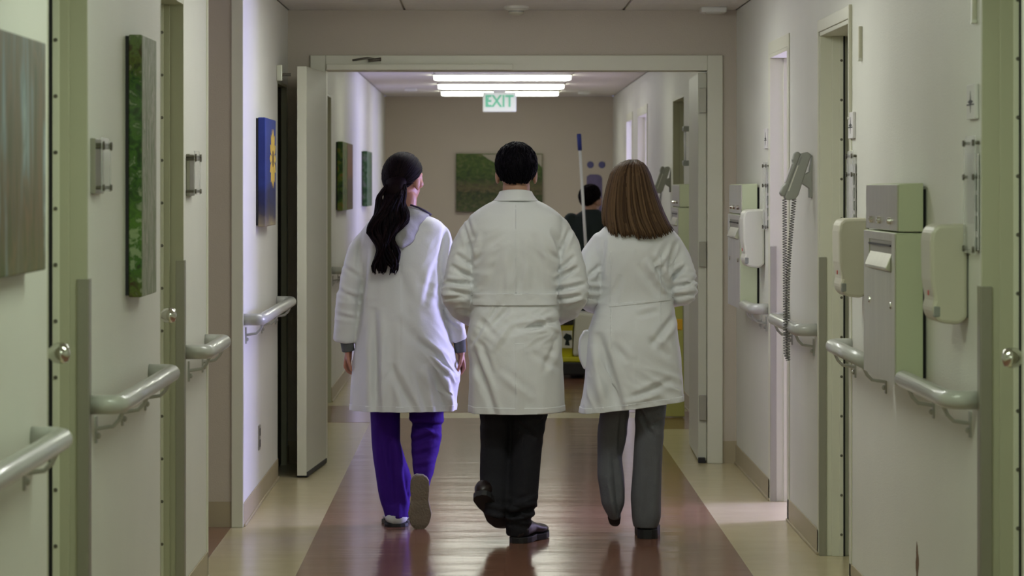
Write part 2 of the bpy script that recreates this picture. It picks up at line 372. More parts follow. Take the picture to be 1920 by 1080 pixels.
# ------------------------------------------------------------------ door recesses
def knob(x, y, z, sgn, parent, ext=.024):
    """round knob whose stem leaves the door along sgn * x; x is the door face"""
    prof = [(0, .030), (.006, .030), (.010, .013), (.055, .011), (.075, .014), (.085, .024), (.105, .028), (.122, .022), (.128, .002)]
    b = MB(); b.tube([(x + sgn*(t + (ext if t > .02 else 0)), y, z) for t, r in prof], [r for t, r in prof], 20)
    return b.build('knob', 'chrome', parent, smooth=True)
screw_mesh = [None]
def screw(x, y, z, parent, axis='y', r=.006):
    b = MB(); dv = {'y': (0, -1, 0), 'x': (1, 0, 0), '-x': (-1, 0, 0)}[axis]
    b.tube([(x, y, z), (x+dv[0]*.003, y+dv[1]*.003, z)], [r, r*.75], 8)
    return b.build('screw', 'screw', parent)
doorno = [0]
def recess_door(side, y0, y1, h, label, material='door', knob_y=None, knob_z=1.1, strip=None, gap=None, screws=None, jamb=None, dx=.118):
    """closed door set back in its wall opening, with steel frame, edge strip, black gap-shade strip and screws on the far reveal"""
    s = -1 if side == 'L' else 1; xw = XL if side == 'L' else XR
    doorno[0] += 1; fm = 'frame_pale' if label.startswith('painted door in the recess between') else 'frame'
    d = struct(MB().box(xw+s*dx, xw+s*(dx+.045), y0+.02, y1-.02, .008, h-.02).build('door_%d' % doorno[0], material), label, 'door')
    f = MB()                                           # frame lining: both reveals and the head, with a stop
    f.box(xw-s*.001, xw+s*(TH-.02), y1-.018, y1-.0005, 0, h); f.box(xw-s*.001, xw+s*(TH-.02), y0+.0005, y0+.018, 0, h); f.box(xw-s*.001, xw+s*(TH-.02), y0, y1, h-.018, h-.0005)
    f.build('door_frame', fm, d, bevel=.002)
    st = MB(); st.box(xw+s*.048, xw+s*.10, y1-.03, y1-.018, 0, h-.018); st.build('door_stop', fm, d, bevel=.002)
    if strip: MB().box(xw+s*strip[0], xw+s*strip[1], y1-.036, y1-.018, 0, h-.018).build('edge_strip', 'frame_pale', d, bevel=.001)
    if gap: MB().box(xw+s*gap[0], xw+s*gap[1], y1-.038, y1-.018, 0, h-.018).build('door_gap_shade', 'black', d)  # solid black strip painted as the shade between door and frame
    if screws:
        sx, z0, dz = screws; z = z0
        while z < h-.05: screw(xw+s*sx, y1-.036, z, d); z += dz
    if knob_y: knob(xw+s*dx, knob_y, knob_z, -s, d)
    return d
# corner guards of grey steel on the far corner of each recess
def guard(side, y, ztop, parent, wd=.026):
    s = -1 if side == 'L' else 1; xw = XL if side == 'L' else XR
    b = MB(); b.box(xw-s*.004, xw, y-.002, y+.045, 0, ztop); b.box(xw-s*.004, xw+s*wd, y-.024, y-.0185, 0, ztop)
    return b.build('corner_guard', 'guard', parent, bevel=.001)
recess_door('L', 7.23, 7.97, DOORH+.035, 'painted door in the nearest recess on the left, chrome knob at its edge', knob_y=7.40, knob_z=1.118, strip=(.074, .093), gap=(.093, .106), screws=(.084, .09, .155))
recess_door('L', 9.74, 10.50, DOORH+.035, 'painted door in the second recess on the left, before the side passage', knob_y=9.95, knob_z=1.10, strip=(.070, .080), gap=(.080, .084), screws=(.075, .09, .155))
recess_door('R', 7.50, 8.13, DOORH+.035, 'painted door in the nearest recess on the right, knob at the frame edge', knob_y=7.62, knob_z=1.093, strip=(.085, .1), gap=(.1, .114), screws=(.097, .09, .165))
recess_door('R', 11.04, 12.06, DOORH, 'painted door in the recess between the steel cabinet and the telephone', strip=(.078, .095), gap=(.095, .102), screws=(.087, .09, .165))
recess_door('L', 15.23, 15.95, 2.105, 'dark brown panel in the recess behind the open door leaf', 'dark_panel', dx=.03)  # near-black brown panel closes this doorway
recess_door('L', 19.4, 20.55, DOORH, 'painted door on the left just past the double doorway')
recess_door('R', 20.3, 21.5, DOORH, 'painted door on the right just past the double doorway')
for side, y, zt in (('L', 7.97, Z(523, 7.97)), ('L', 10.5, Z(488, 10.5)), ('R', 8.13, Z(537, 8.13)), ('R', 12.06, Z(482, 12.06)), ('R', 14.13, Z(462, 14.13))):
    guard(side, y, zt, wall_left if side == 'L' else wall_right)
# casings of the open doorways on the right, and the flat casing around the recess by the telephone
tn = [3]
def casing(y0, y1, h, label, m='frame_pale', wd=.06):
    tn[0] += 1
    f = MB(); f.box(XR-.006, XR+TH, y1-.018, y1+.0, 0, h); f.box(XR-.006, XR+TH, y0, y0+.018, 0, h); f.box(XR-.006, XR+TH, y0, y1, h-.018, h)
    f.box(XR-.006, XR, y1, y1+wd, 0, h+wd); f.box(XR-.006, XR, y0-wd, y0, 0, h+wd); f.box(XR-.006, XR, y0, y1, h, h+wd)
    f.box(XR+.06, XR+.11, y1-.03, y1-.018, 0, h-.018)
    return struct(f.build('trim_%d' % tn[0], m, bevel=.002), label, 'door frame')
casing(13.30, 14.13, DOORH, 'pale frame of the daylit doorway beyond the telephone')
casing(24.9, 26.4, DOORH, 'pale frame of the first daylit doorway past the double doors')
casing(27.4, 28.5, DOORH, 'pale frame of the farthest daylit doorway on the right')
tn[0] += 1
f = MB(); f.box(XR-.006, XR, 12.06, 12.10, 0, DOORH+.05); f.box(XR-.006, XR, 10.99, 11.04, 0, DOORH+.05); f.box(XR-.006, XR, 11.04, 12.06, DOORH, DOORH+.05)
struct(f.build('trim_%d' % tn[0], 'frame_pale', bevel=.002), 'pale flat casing of the recess beside the telephone', 'door frame')
# scuff low on the right wall
b = MB(); pts = []
for i in range(18):
    a = 2*math.pi*i/18; pts.append((9.335 + .028*math.cos(a)*(1+.35*math.sin(5*i)), .325 + .06*math.sin(a)*(1+.2*math.cos(3*i))))
b.prism(pts, XR-.0012, XR, 'yz'); b.build('scuff_mark', 'scuff', wall_right)

# ------------------------------------------------------------------ double-door leaves
def leaf_box(hx, hy, ang, length, z0, z1, th, sgn):
    """leaf from its hinge (hx,hy) in direction ang; thickness th to the side sgn"""
    dx, dy = math.cos(ang), math.sin(ang); nx, ny = -dy*sgn, dx*sgn
    p = [(hx, hy), (hx+dx*length, hy+dy*length), (hx+dx*length+nx*th, hy+dy*length+ny*th), (hx+nx*th, hy+ny*th)]
    return p
def slab(name, p, z0, z1, m, parent=None, bevel=.003): return MB().prism(p, z0, z1, 'xy').build(name, m, parent, bevel=bevel)
angL = math.radians(-90-4.3)
pL = leaf_box(OX0+.004, YD-.01, angL, .80, 0, 0, .05, -1)
lf = struct(slab('door_8', pL, .012, 2.178, 'door'), 'pale left leaf of the double doors swung open toward the viewer', 'door')
dx, dy = math.cos(angL), math.sin(angL)
e = [(p[0]+dx*.004, p[1]+dy*.004) for p in (pL[1], pL[2])]
slab('edge_guard', [pL[1], pL[2], e[1], e[0]], .012, 2.178, 'frame_pale', lf, .001)
q = leaf_box(OX0+.004, YD-.01, angL, .802, 0, 0, .054, -1)
slab('kick_seal', leaf_box(OX0+.008, YD-.01, angL, .796, 0, 0, .056, -1), .005, .03, 'soleblack', lf, .001)
pR = leaf_box(OX1-.002, YD+.03, math.radians(90-1.2), 1.02, 0, 0, .047, 1)
rf_ = struct(slab('door_9', pR, .012, 2.178, 'door'), 'right leaf of the double doors swung away, seen edge-on with hinges', 'door')
for zc in (Z(188, 16.05), Z(477, 16.05), Z(765, 16.05)):
    MB().box(OX1-.044, OX1-.004, YD+.012, YD+.031, zc-.07, zc+.07).build('hinge', 'guard', rf_, bevel=.002)
MB().box(OX1-.05, OX1-.01, YD+.0, YD+.035, .0, .03).build('floor_bumper', 'soleblack', rf_, bevel=.003)
tk = tag(MB().box(X(612, 16.0), X(962, 16.0), YD-.05, YD-.02, Z(131, 16.0), Z(120, 16.0)).build('closer_track', 'frame_pale', bevel=.003), 'long slim door closer track on the head of the double doorway', 'door closer')
cl = thing('door_closer', 'small dark closer arm at the top left of the double doorway', 'door closer', (X(686, 15.95), YD-.05, Z(111, 15.95)))
MB().tube([(X(660, 15.95), YD-.035, Z(112, 15.95)), (X(688, 15.95), YD-.05, Z(108, 15.95)), (X(713, 15.95), YD-.035, Z(112, 15.95))], .006, 8).build('arm', 'screw', cl, smooth=True)
MB().tube([(X(690, 15.95), YD-.05, Z(113, 15.95)), (X(714, 15.95), YD-.05, Z(110, 15.95))], .009, 8).build('pivot', 'screw', cl, smooth=True)
hd = thing('door_holder', 'small metal door holder high on the left wall behind the open leaf', 'door holder', (XL+.02, 15.2, Z(150, 15.2)))
MB().box(XL, XL+.03, 15.17, 15.21, Z(152, 15.2), Z(122, 15.2)).build('plate', 'steel', hd, bevel=.003)
MB().tube([(XL+.02, 15.19, Z(140, 15.2)), (XL+.075, 15.19, Z(140, 15.2))], .008, 8).build('hook', 'screw', hd)

# ------------------------------------------------------------------ handrails
RZ, ROFF, RR = .938, .08, .027
def handrail(side, y0, y1, label, near='elbow', far='elbow'):
    s = 1 if side == 'L' else -1; xw = XL if side == 'L' else XR; xr = xw + s*ROFF
    t = thing('handrail', label, 'handrail', (xw+s*.04, (y0+y1)/2, RZ-.1), 'grey handrails along the corridor walls')
    pts = []
    k = .055
    if near == 'elbow':
        pts.append((xw+s*.001, y0, RZ)); pts.append((xr-s*k*.75, y0, RZ))
        for i in range(1, 6):
            a = math.pi/2*i/6; pts.append((xr-s*k*.75+s*k*.75*math.sin(a), y0+k*(1-math.cos(a)), RZ))
        pts.append((xr, y0+k, RZ))
    else: pts.append((xr, y0, RZ))
    if far == 'elbow':
        pts.append((xr, y1-k, RZ))
        for i in range(1, 6):
            a = math.pi/2*i/6; pts.append((xr-s*k*.75*(1-math.cos(a)), y1-k+k*math.sin(a), RZ))
        pts.append((xr-s*k*.75, y1, RZ)); pts.append((xw+s*.001, y1, RZ))
    else: pts.append((xr, y1, RZ))
    MB().tube(pts, RR, 18).build('rail', 'rail', t, smooth=True)
    n = max(2, int((y1-y0)/.7)+1)
    for i in range(n):
        y = y0+.10 + (y1-y0-.22)*i/(n-1)
        b = MB(); b.box(xw, xw+s*.006, y-.012, y+.012, RZ-.115, RZ-.04)
        b.tube([(xw+s*.004, y, RZ-.075), (xw+s*.05, y, RZ-.068), (xr-s*.012, y, RZ-.05), (xr, y, RZ-.024)], .006, 8)
        b.ell((xw+s*.009, y, RZ-.095), (.008, .009, .009), 8, 6)
        b.build('bracket', 'rail', t)
    return t
handrail('L', 5.6, 6.98, 'grey handrail under the forest picture at the left edge', near='elbow')
handrail('L', 8.02, 9.42, 'grey handrail under the tall waterfall picture on the left')
handrail('L', 10.56, 11.30, 'short grey handrail just before the side passage on the left')
handrail('L', 13.10, 15.18, 'grey handrail under the blue sunflower picture')
handrail('L', 20.62, 25.2, 'grey handrail on the left wall past the double doors')
handrail('R', 8.20, 9.10, 'grey handrail between the steel cabinet and the nearest right doorway', far='flush')
handrail('R', 9.95, 11.00, 'short grey handrail on the far side of the steel cabinet', near='flush')
handrail('R', 12.16, 13.24, 'grey handrail behind the hanging telephone cord')
handrail('R', 14.22, 14.69, 'grey handrail under the farther green dispenser cabinet', far='flush')
handrail('R', 21.6, 24.8, 'grey handrail on the right wall past the double doors')

# ------------------------------------------------------------------ pictures on canvas
def canvas(side, y0, y1, z0, z1, m, label, depth=.05):
    s = 1 if side == 'L' else -1; xw = XL if side == 'L' else XR
    t = thing('canvas_picture', label, 'picture', (xw+s*depth/2, (y0+y1)/2, z0), 'landscape canvases on the walls')
    MB().box(xw, xw+s*.010, y0+.001, y1-.006, z0+.006, z1-.004).build('gap_shadow', 'soleblack', t)  # black backing painted as the shadow gap between canvas and wall
    MB().box(xw+s*.010, xw+s*depth, y0, y1, z0, z1).build('canvas', m, t, bevel=.004, origin=(xw+s*depth, (y0+y1)/2, z0))
    return t
P1 = ramp_picture('forest_trunks_print', [(.30, (.015,.035,.01)), (.40, (.035,.04,.015)), (.46, (.11,.075,.045)), (.50, (.05,.05,.03)), (.55, (.10,.08,.055)), (.60, (.10,.14,.15)), (.66, (.22,.26,.28)), (.72, (.03,.05,.015))], 6, (1, 1.6, .30), 10, 1.2,
    zmix=[(2, 0, .54, [(0, (.10,.12,.03)), (.25, (.12,.09,.05)), (.6, (.16,.15,.12)), (1, (.16,.18,.18))], .25)])
P2 = ramp_picture('waterfall_garden_print', [(.32, (.004,.008,.002)), (.42, (.015,.05,.01)), (.50, (.06,.13,.025)), (.56, (.03,.07,.015)), (.64, (.26,.30,.20))], 34, (1, 1, 1), 9, .6,
    zmix=[(2, 0, .8, [(0, (.10,.03,.015)), (.12, (.03,.08,.02)), (.30, (.10,.18,.04)), (.40, (.008,.02,.008)), (.55, (.04,.09,.02)), (.72, (.10,.14,.08)), (.82, (.012,.03,.01)), (.90, (.10,.045,.02)), (1, (.16,.16,.11))], .38)])
P2F = ramp_picture('waterfall_print', [(.30, (.03,.07,.02)), (.42, (.20,.20,.15)), (.48, (.07,.11,.04)), (.53, (.30,.28,.24)), (.58, (.12,.13,.08)), (.64, (.26,.25,.21)), (.7, (.04,.10,.02))], 9, (1, 3, .35), 8, 1.5)
P3 = ramp_picture('blue_sky_print', [(.35, (.010,.012,.05)), (.5, (.020,.030,.13)), (.65, (.045,.06,.20))], 5, (1, .6, 1.5), 4, .2,
    zmix=[(2, 0, .52, [(0, (.30,.25,.13)), (.10, (.05,.04,.03)), (.22, (.012,.012,.03)), (.4, (.025,.035,.14)), (1, (.035,.05,.19))], .75)])
P4 = ramp_picture('autumn_wood_print', [(.32, (.006,.014,.003)), (.45, (.03,.07,.012)), (.55, (.09,.12,.02)), (.65, (.16,.08,.03))], 22, (1, 1, .8), 8, .5)
P4B = ramp_picture('rust_tree_print', [(.3, (.04,.03,.015)), (.48, (.14,.06,.02)), (.6, (.05,.05,.015)), (.7, (.2,.1,.04))], 20, (1, 1, .8), 8, .4,
    zmix=[(2, 0, .5, [(0, (.03,.035,.01)), (.45, (.035,.03,.015)), (.55, (.16,.07,.03)), (1, (.08,.05,.03))], .6)])
P5 = ramp_picture('fern_print', [(.32, (.01,.03,.012)), (.5, (.035,.08,.03)), (.62, (.10,.12,.10))], 22, (1, 1, .8), 8, .4)
P6 = ramp_picture('river_print', [(.3, (.012,.016,.006)), (.45, (.03,.05,.012)), (.55, (.06,.085,.02)), (.66, (.12,.10,.06))], 20, (1, 1, 1.4), 9, .7,
    zmix=[(2, 0, .64, [(0, (.045,.05,.03)), (.22, (.03,.03,.02)), (.3, (.014,.016,.01)), (.38, (.10,.06,.045)), (.48, (.06,.05,.03)), (.55, (.012,.03,.006)), (.75, (.035,.07,.012)), (1, (.05,.085,.018))], .5)])
canvas('L', 5.95, 6.88, Z(506, 6.88), Z(81, 6.88), P1, 'forest canvas with brown trunks at the left edge')
c2 = canvas('L', 8.80, 9.18, 1.207, 2.01, P2, 'tall canvas of a green garden with a pale waterfall', .05)
MB().box(XL+.05, XL+.0515, 8.803, 9.177, 1.21, 2.007).build('front_print', P2F, c2)
c3 = canvas('L', 13.81, 14.5, 1.35, 1.875, P3, 'blue canvas with a yellow sunflower', .045)
petal = MB()
for i in range(14):
    a = 2*math.pi*i/14; cy, cz = 14.29, 1.68
    petal.prism([(cy+.04*math.cos(a-.25), cz+.03*math.sin(a-.25)), (cy+.16*math.cos(a-.17), cz+.12*math.sin(a-.17)), (cy+.20*math.cos(a), cz+.15*math.sin(a)), (cy+.16*math.cos(a+.17), cz+.12*math.sin(a+.17)), (cy+.04*math.cos(a+.25), cz+.03*math.sin(a+.25))], XL+.045, XL+.0462, 'yz')
M['sunflower'] = mat('sunflower_print', (.75, .52, .10), .7, var=.3, vscale=20)
petal.build('sunflower_print', 'sunflower', c3)
MB().prism([(14.29+.05*math.cos(a), 1.68+.042*math.sin(a)) for a in np.linspace(0, 2*math.pi, 14, endpoint=False)], XL+.0462, XL+.047, 'yz').build('flower_centre_print', 'scuff', c3)
c4 = canvas('L', 21.2, 22.8, 1.36, 1.872, P4, 'wide canvas of green and rust autumn trees past the doors', .05)
MB().box(XL+.05, XL+.0515, 21.9, 22.79, 1.365, 1.867).build('front_print', P4B, c4)
canvas('L', 25.6, 26.7, 1.36, 1.853, P5, 'farthest canvas on the left wall, dark green ferns', .05)
t = thing('canvas_picture', 'wide canvas of green trees above a rocky river on the end wall', 'picture', (X(936, YE), YE-.03, Z(397, YE)), 'landscape canvases on the walls')
MB().box(X(855, YE), X(1017, YE), YE-.05, YE, Z(397, YE), Z(288, YE)).build('canvas', P6, t, bevel=.004, origin=(X(936, YE), YE-.05, Z(397, YE)))
MB().prism([(X(a, YE), Z(c, YE)) for a, c in ((903, 289.5), (1016, 289.5), (1016, 314), (1009, 306), (990, 312), (960, 308), (942, 312), (926, 304), (915, 298))], YE-.0515, YE-.05, 'xz').build('sky_print', mat('pale_sky_print', (.40, .37, .29), .7), t)

# ------------------------------------------------------------------ signs and clear holders beside doors
def star(y, z, sgn, xs, parent):
    b = MB(); p = []
    for i in range(8):
        a = math.pi/4*i + math.pi/2; r = 1 if i % 2 == 0 else .28
        p.append((y + .045*r*math.cos(a), z + .032*r*math.sin(a)))
    b.prism(p, xs, xs - sgn*.0008, 'yz'); b.box(xs, xs-sgn*.0008, y-.06, y+.06, z-.010, z-.006)
    return b.build('printed_mark', 'soleblack', parent)
def room_sign(y0, y1, zc, label, side='R', hh=.05):
    s = 1 if side == 'R' else -1; xw = XR if side == 'R' else XL
    t = thing('room_sign', label, 'sign', (xw-s*.006, (y0+y1)/2, zc-hh), 'small white signs beside the doorways')
    MB().box(xw-s*.001, xw-s*.012, y0, y1, zc-hh, zc+hh).build('plate', 'paper', t, bevel=.002)
    star((y0+y1)/2, zc, s, xw-s*.012, t)
    return t
room_sign(8.17, 8.31, 1.788, 'small white sign with a black star at the nearest right doorway')
room_sign(10.88, 11.02, 1.777, 'small white sign with a black star before the recess by the telephone')
room_sign(14.20, 14.34, 1.78, 'small white sign with a black star beside the daylit doorway')
def chart_holder(side, y0, y1, z0, z1, label, paper=True):
    q = .013 if paper else .03
    s = 1 if side == 'R' else -1; xw = XR if side == 'R' else XL
    t = thing('chart_holder', label, 'chart holder', (xw-s*.02, (y0+y1)/2, z0), 'clear chart holders beside the doorways')
    # rounded clear front plate
    r = min(.05, (y1-y0)*.35)
    poly = [(y0, z0), (y1, z0), (y1, z1-r)] + [(y1-r+r*math.cos(a), z1-r+r*math.sin(a)) for a in np.linspace(0, math.pi/2, 6)[1:]] + [(y0, z1)]
    MB().prism(poly, xw-s*q, xw-s*(q+.004), 'yz').build('front_plate', 'acrylic', t)
    if paper:
        h = z1 - z0
        MB().box(xw-s*.004, xw-s*.007, y0+.004, y1-.004, z0+.01, z1-.05).build('paper_sheet', 'paper', t)
        for a, c in ((.05, .14), (.20, .32), (.36, .5), (.54, .68)):
            MB().box(xw-s*.007, xw-s*.010, y0+.01, y0+.04, z0+h*a, z0+h*c).build('index_tab', 'greyplastic', t)
    for z in (z0+.012, (z0+z1)/2+.05, z1-.02):
        for y in (y0+.012, y1-.012):
            b = MB(); b.tube([(xw, y, z), (xw-s*(q+.005), y, z)], .005, 8); b.tube([(xw-s*(q+.003), y, z), (xw-s*(q+.009), y, z)], .009, 8)
            b.build('standoff', 'screw', t)
    return t
chart_holder('R', 8.145, 8.33, 1.355, 1.69, 'clear holder with paper index strips at the nearest right doorway')
chart_holder('R', 10.85, 11.03, 1.40, 1.68, 'clear holder with paper above the ivory dispenser behind the steel cabinet')
chart_holder('R', 14.17, 14.36, 1.33, 1.665, 'clear holder beside the daylit doorway')
chart_holder('L', 8.02, 8.2, Z(360, 8.05), Z(258, 8.05), 'empty clear holder left of the waterfall picture', paper=False)
chart_holder('L', 10.57, 10.78, Z(365, 10.6), Z(283, 10.6), 'empty clear holder just before the side passage', paper=False)
# backing plates behind the empty left holders
for o in [o for o in C.objects if o.name.startswith('chart_holder') and 'empty' in o.get('label', '')]:
    y = o.location.y; z = o.location.z
    MB().box(XL, XL+.014, y-.09, y+.09, z-.005, z+.15).build('back_plate', 'guard', o, bevel=.002)
# narrow wall conduits high on the right wall
def conduit(y, z0, z1, label):
    t = thing('wall_conduit', label, 'conduit', (XR-.006, y, z0), 'narrow cream strips high on the right wall')
    MB().box(XR, XR-.014, y-.012, y+.012, z0+.01, z1).build('strip', 'plastic', t, bevel=.003)
    MB().box(XR, XR-.016, y-.014, y+.014, z0, z0+.012).build('end_cap', 'plastic_pale', t, bevel=.003)
conduit(8.21, 2.01, CEIL, 'cream wall strip above the sign at the nearest right doorway')
conduit(10.70, 2.01, 2.14, 'short cream wall strip above the steel cabinet')
conduit(11.0, 1.80, 2.24, 'long thin cream wall strip above the sign before the telephone recess')

# ------------------------------------------------------------------ dispensers and cabinets on the right wall
def dispenser(y0, y1, z0, z1, label, m='plastic', xd=.112):
    t = thing('dispenser', label, 'dispenser', (XR-.05, (y0+y1)/2, z0), 'ivory wall dispensers on the right wall')
    x1 = XR - xd
    # side profile in x-z: rounded top, slight belly, chamfered bottom lip
    prof = [(XR-.004, z0+.02), (XR-.03, z0), (XR-.085, z0+.006), (x1+.012, z0+.02), (x1+.004, z0+.05), (x1+.012, z0+.07), (x1+.002, z0+.13), (x1, z1-.05), (x1+.006, z1-.018), (x1+.022, z1-.003), (XR-.004, z1)]
    MB().prism(prof, y0, y1, 'xz').build('cover', m, t, bevel=.012)
    MB().box(XR, XR-.012, y0+.015, y1-.015, z0+.02, z1-.02).build('back_plate', 'greyplastic', t)
    MB().box(x1+.010, x1+.03, y0-.001, y0+.02, z0+.022, z0+.055).build('push_lip', 'greyplastic', t, bevel=.004)
    MB().box(x1+.001, x1-.002, y0+.03, y0+.045, z0+.085, z0+.10).build('red_button', mat('red_button', (.5, .03, .02), .4), t, bevel=.002)
    return t
dispenser(8.335, 8.53, 1.145, 1.438, 'ivory dispenser on the near side of the steel cabinet')
dispenser(10.50, 10.70, 1.138, 1.43, 'ivory dispenser on the far side of the steel cabinet')
dispenser(14.40, 14.60, 1.134, 1.43, 'white dispenser in front of the farther green cabinet', 'plastic_pale')
def cabinet(y0, y1, label):
    t = thing('steel_cabinet', label, 'cabinet', (XR-.05, (y0+y1)/2, .916), 'steel dispenser cabinets on the right wall')
    xf, zh, zt, zb = XR-.102, 1.402, 1.557, .916
    body = MB().box(XR-.012, xf+.004, y0, y1, zb, zh-.004).build('body', 'greenpaint', t, bevel=.003)
    MB().box(XR, XR-.012, y0+.02, y1-.02, zb+.02, zt-.02).build('gap_shadow_plate', 'soleblack', t)  # black plate stands in for the shadow gap behind the cabinet
    L = y1-y0
    # brushed front skin around the dispensing slot
    f = MB(); a, c = y0+.10*L, y0+.66*L
    f.box(xf+.004, xf, y0+.004, a, zb, zh-.006); f.box(xf+.004, xf, c+.16*L, y1-.002, zb, zh-.006)
    f.box(xf+.004, xf, a, c+.16*L, zb, 1.27); f.box(xf+.004, xf, a, c+.16*L, 1.37, zh-.006)
    f.build('front_panel', 'steel', t, bevel=.001)
    MB().box(xf+.004, xf+.0035, a, c+.16*L, 1.27, 1.37).build('slot', 'guard', t)
    # tray lip that leans out of the slot
    ln = MB(); ln.prism([(xf+.003, 1.33), (xf-.016, 1.285), (xf-.016, 1.278), (xf+.003, 1.27)], a+.02, c+.14*L, 'xz'); ln.build('tray_lip', 'steel', t, bevel=.002)
    MB().box(xf, xf-.003, a+.01, c+.15*L, 1.352, 1.358).build('slot_edge', 'soleblack', t)
    # hood
    hood = MB().prism([(XR-.012, zh), (xf+.012, zh), (xf+.012, zt-.004), (XR-.012, zt)], y0-.004, y1+.004, 'xz').build('hood', 'greenpaint', t, bevel=.003)
    MB().box(xf+.012, xf+.008, y0+.004, y1, zh+.002, zt-.006).build('hood_front', 'steel', t, bevel=.001)
    for k in (.22, .55, .80):
        b = MB(); b.tube([(xf+.008, y0+k*L, zh+.032), (xf-.002, y0+k*L, zh+.032)], [.012, .010], 12); b.tube([(xf-.002, y0+k*L, zh+.032), (xf-.004, y0+k*L, zh+.032)], .005, 8)
        b.build('lock', 'chrome', t)
    for k in (.12, .80):
        b = MB(); b.ell((xf-.001, y0+k*L, 1.165), (.005, .012, .012), 10, 6); b.build('screw', 'chrome', t)
    return t
cabinet(9.13, 9.88, 'large steel and green dispenser cabinet nearest the viewer')
cabinet(14.70, 15.42, 'farther green dispenser cabinet by the double doorway')
cabinet(19.40, 20.15, 'dim green dispenser cabinet past the double doorway')

# ------------------------------------------------------------------ wall telephones
def phone(y, label, cord=True):
    xw = XR; d = y
    t = thing('wall_telephone', label, 'telephone', (xw-.03, y, Z(375, 12.35)), 'grey wall telephones on the right wall')
    zt, zb = 1.55+62*12.35/FPX, 1.55-28*12.35/FPX
    w = .035
    MB().prism([(xw, zb+.01), (xw-.012, zb+.01), (xw-.012, zb+.05), (xw-.05, zb+.075), (xw-.05, zb+.10), (xw-.012, zb+.12), (xw, zt-.02)], y-.03, y+.03, 'xz').build('wall_bracket', 'phone', t, bevel=.003)
    body = [(xw-.004, zt-.012), (xw-.02, zt), (xw-.048, zt-.006), (xw-.118, zb+.012), (xw-.112, zb), (xw-.075, zb+.002), (xw-.06, zb+.02)]
    MB().prism(body, y-w, y+w, 'xz').build('cradle', 'phone', t, bevel=.005)
    # handset along the sloping front
    ax = Vector((xw-.044, 0, zt-.004)); bx = Vector((xw-.114, 0, zb+.010)); dv = (bx-ax); nrm = Vector((dv.z, 0, -dv.x)).normalized()
    if nrm.x > 0: nrm = -nrm
    def P(u, h): p = ax + dv*u + nrm*h; return (p.x, p.z)
    hs = [P(.02, .002), P(.0, .020), P(.06, .030), P(.20, .028), P(.26, .021), P(.72, .021), P(.80, .028), P(.95, .030), P(1.0, .018), P(.98, .002)]
    hsm = MB().prism(hs, y-.026, y+.026, 'xz').build('handset', 'phone', t, bevel=.006)
    MB().prism([P(.28, .021), P(.70, .021), P(.70, .0235), P(.28, .0235)], y-.021, y+.021, 'xz').build('number_card', 'paper', hsm)
    MB().prism([P(.28, -.004), P(.85, -.004), P(.85, .001), P(.28, .001)], y-.0352, y-.030, 'xz').build('side_label', 'plastic_pale', hsm)
    MB().prism([P(.08, -.006), P(.26, -.006), P(.26, .001), P(.08, .001)], y-.0352, y-.030, 'xz').build('side_recess', 'greyplastic', hsm)
    if cord:      # coiled cord hanging in a loop from handset to base
        pts = []; A = Vector((xw-.118, y-.02, zb+.004)); B = Vector((xw-.072, y+.02, zb+.004)); zl = .775
        path = []
        for i in range(41):
            u = i/40
            if u < .5: k = u/.5; path.append(A.lerp(Vector((xw-.112, y-.005, zl+.02)), k))
            else: k = (u-.5)/.5; path.append(Vector((xw-.100, y+.005, zl+.02)).lerp(B, k**1.0) + Vector((-.014*math.sin(k*math.pi), 0, 0)))
        n = 1500
        for i in range(n):
            u = i/(n-1)*(len(path)-1); j = min(int(u), len(path)-2); p = path[j].lerp(path[j+1], u-j); a = i*2*math.pi/12
            pts.append((p.x + .0085*math.cos(a), p.y + .0085*math.sin(a), p.z))
        MB().tube(pts, .0022, 4).build('coiled_cord', 'phone_dark', t, smooth=True)
    return t
phone(12.36, 'grey wall telephone with coiled cord beside the daylit doorway')
phone(21.75, 'blurred grey wall telephone past the double doorway')

# wall pull rail past the doors, outlet on the left wall
t = thing('wall_pull_rail', 'vertical pull rail on two dark brackets past the double doorway', 'rail', (XR-.02, 19.7, 1.68))
MB().tube([(XR-.035, 19.7, 1.69), (XR-.035, 19.7, 1.94)], .008, 10).build('bar', 'pole', t, smooth=True)
for z in (1.70, 1.935): MB().box(XR, XR-.05, 19.66, 19.74, z-.018, z+.018).build('bracket', 'greyplastic', t, bevel=.006)
t = thing('wall_outlet', 'small wall outlet low under the sunflower picture', 'outlet', (XL+.004, 13.98, .27))
MB().box(XL, XL+.006, 13.94, 14.02, .265, .385).build('cover_plate', 'guard', t, bevel=.002)
for z in (.297, .352): MB().box(XL+.006, XL+.008, 13.962, 13.998, z-.018, z+.018).build('socket', 'soleblack', t, bevel=.003)

# end-wall notices
for px in (1107, 1128.5):
    r = .038; b = MB(); b.tube([(X(px, YE), YE, Z(309, YE)), (X(px, YE), YE-.008, Z(309, YE))], r, 20)
    tag(b.build('round_notice', 'bluedot'), 'round blue notice on the end wall, %s of two' % ('left' if px < 1110 else 'right'), 'sign', 'round blue notices on the end wall')
pn = thing('wall_poster', 'purple poster on the end wall behind the worker', 'poster', (X(1115, YE), YE-.004, Z(400, YE)))
pp = [(X(1099, YE), Z(402, YE)), (X(1129, YE), Z(402, YE)), (X(1129, YE), Z(334, YE)), (X(1126, YE), Z(329, YE)), (X(1120, YE), Z(327, YE)), (X(1106, YE), Z(327, YE)), (X(1100, YE), Z(331, YE))]
MB().prism(pp, YE-.006, YE, 'xz').build('sheet', 'purple', pn)

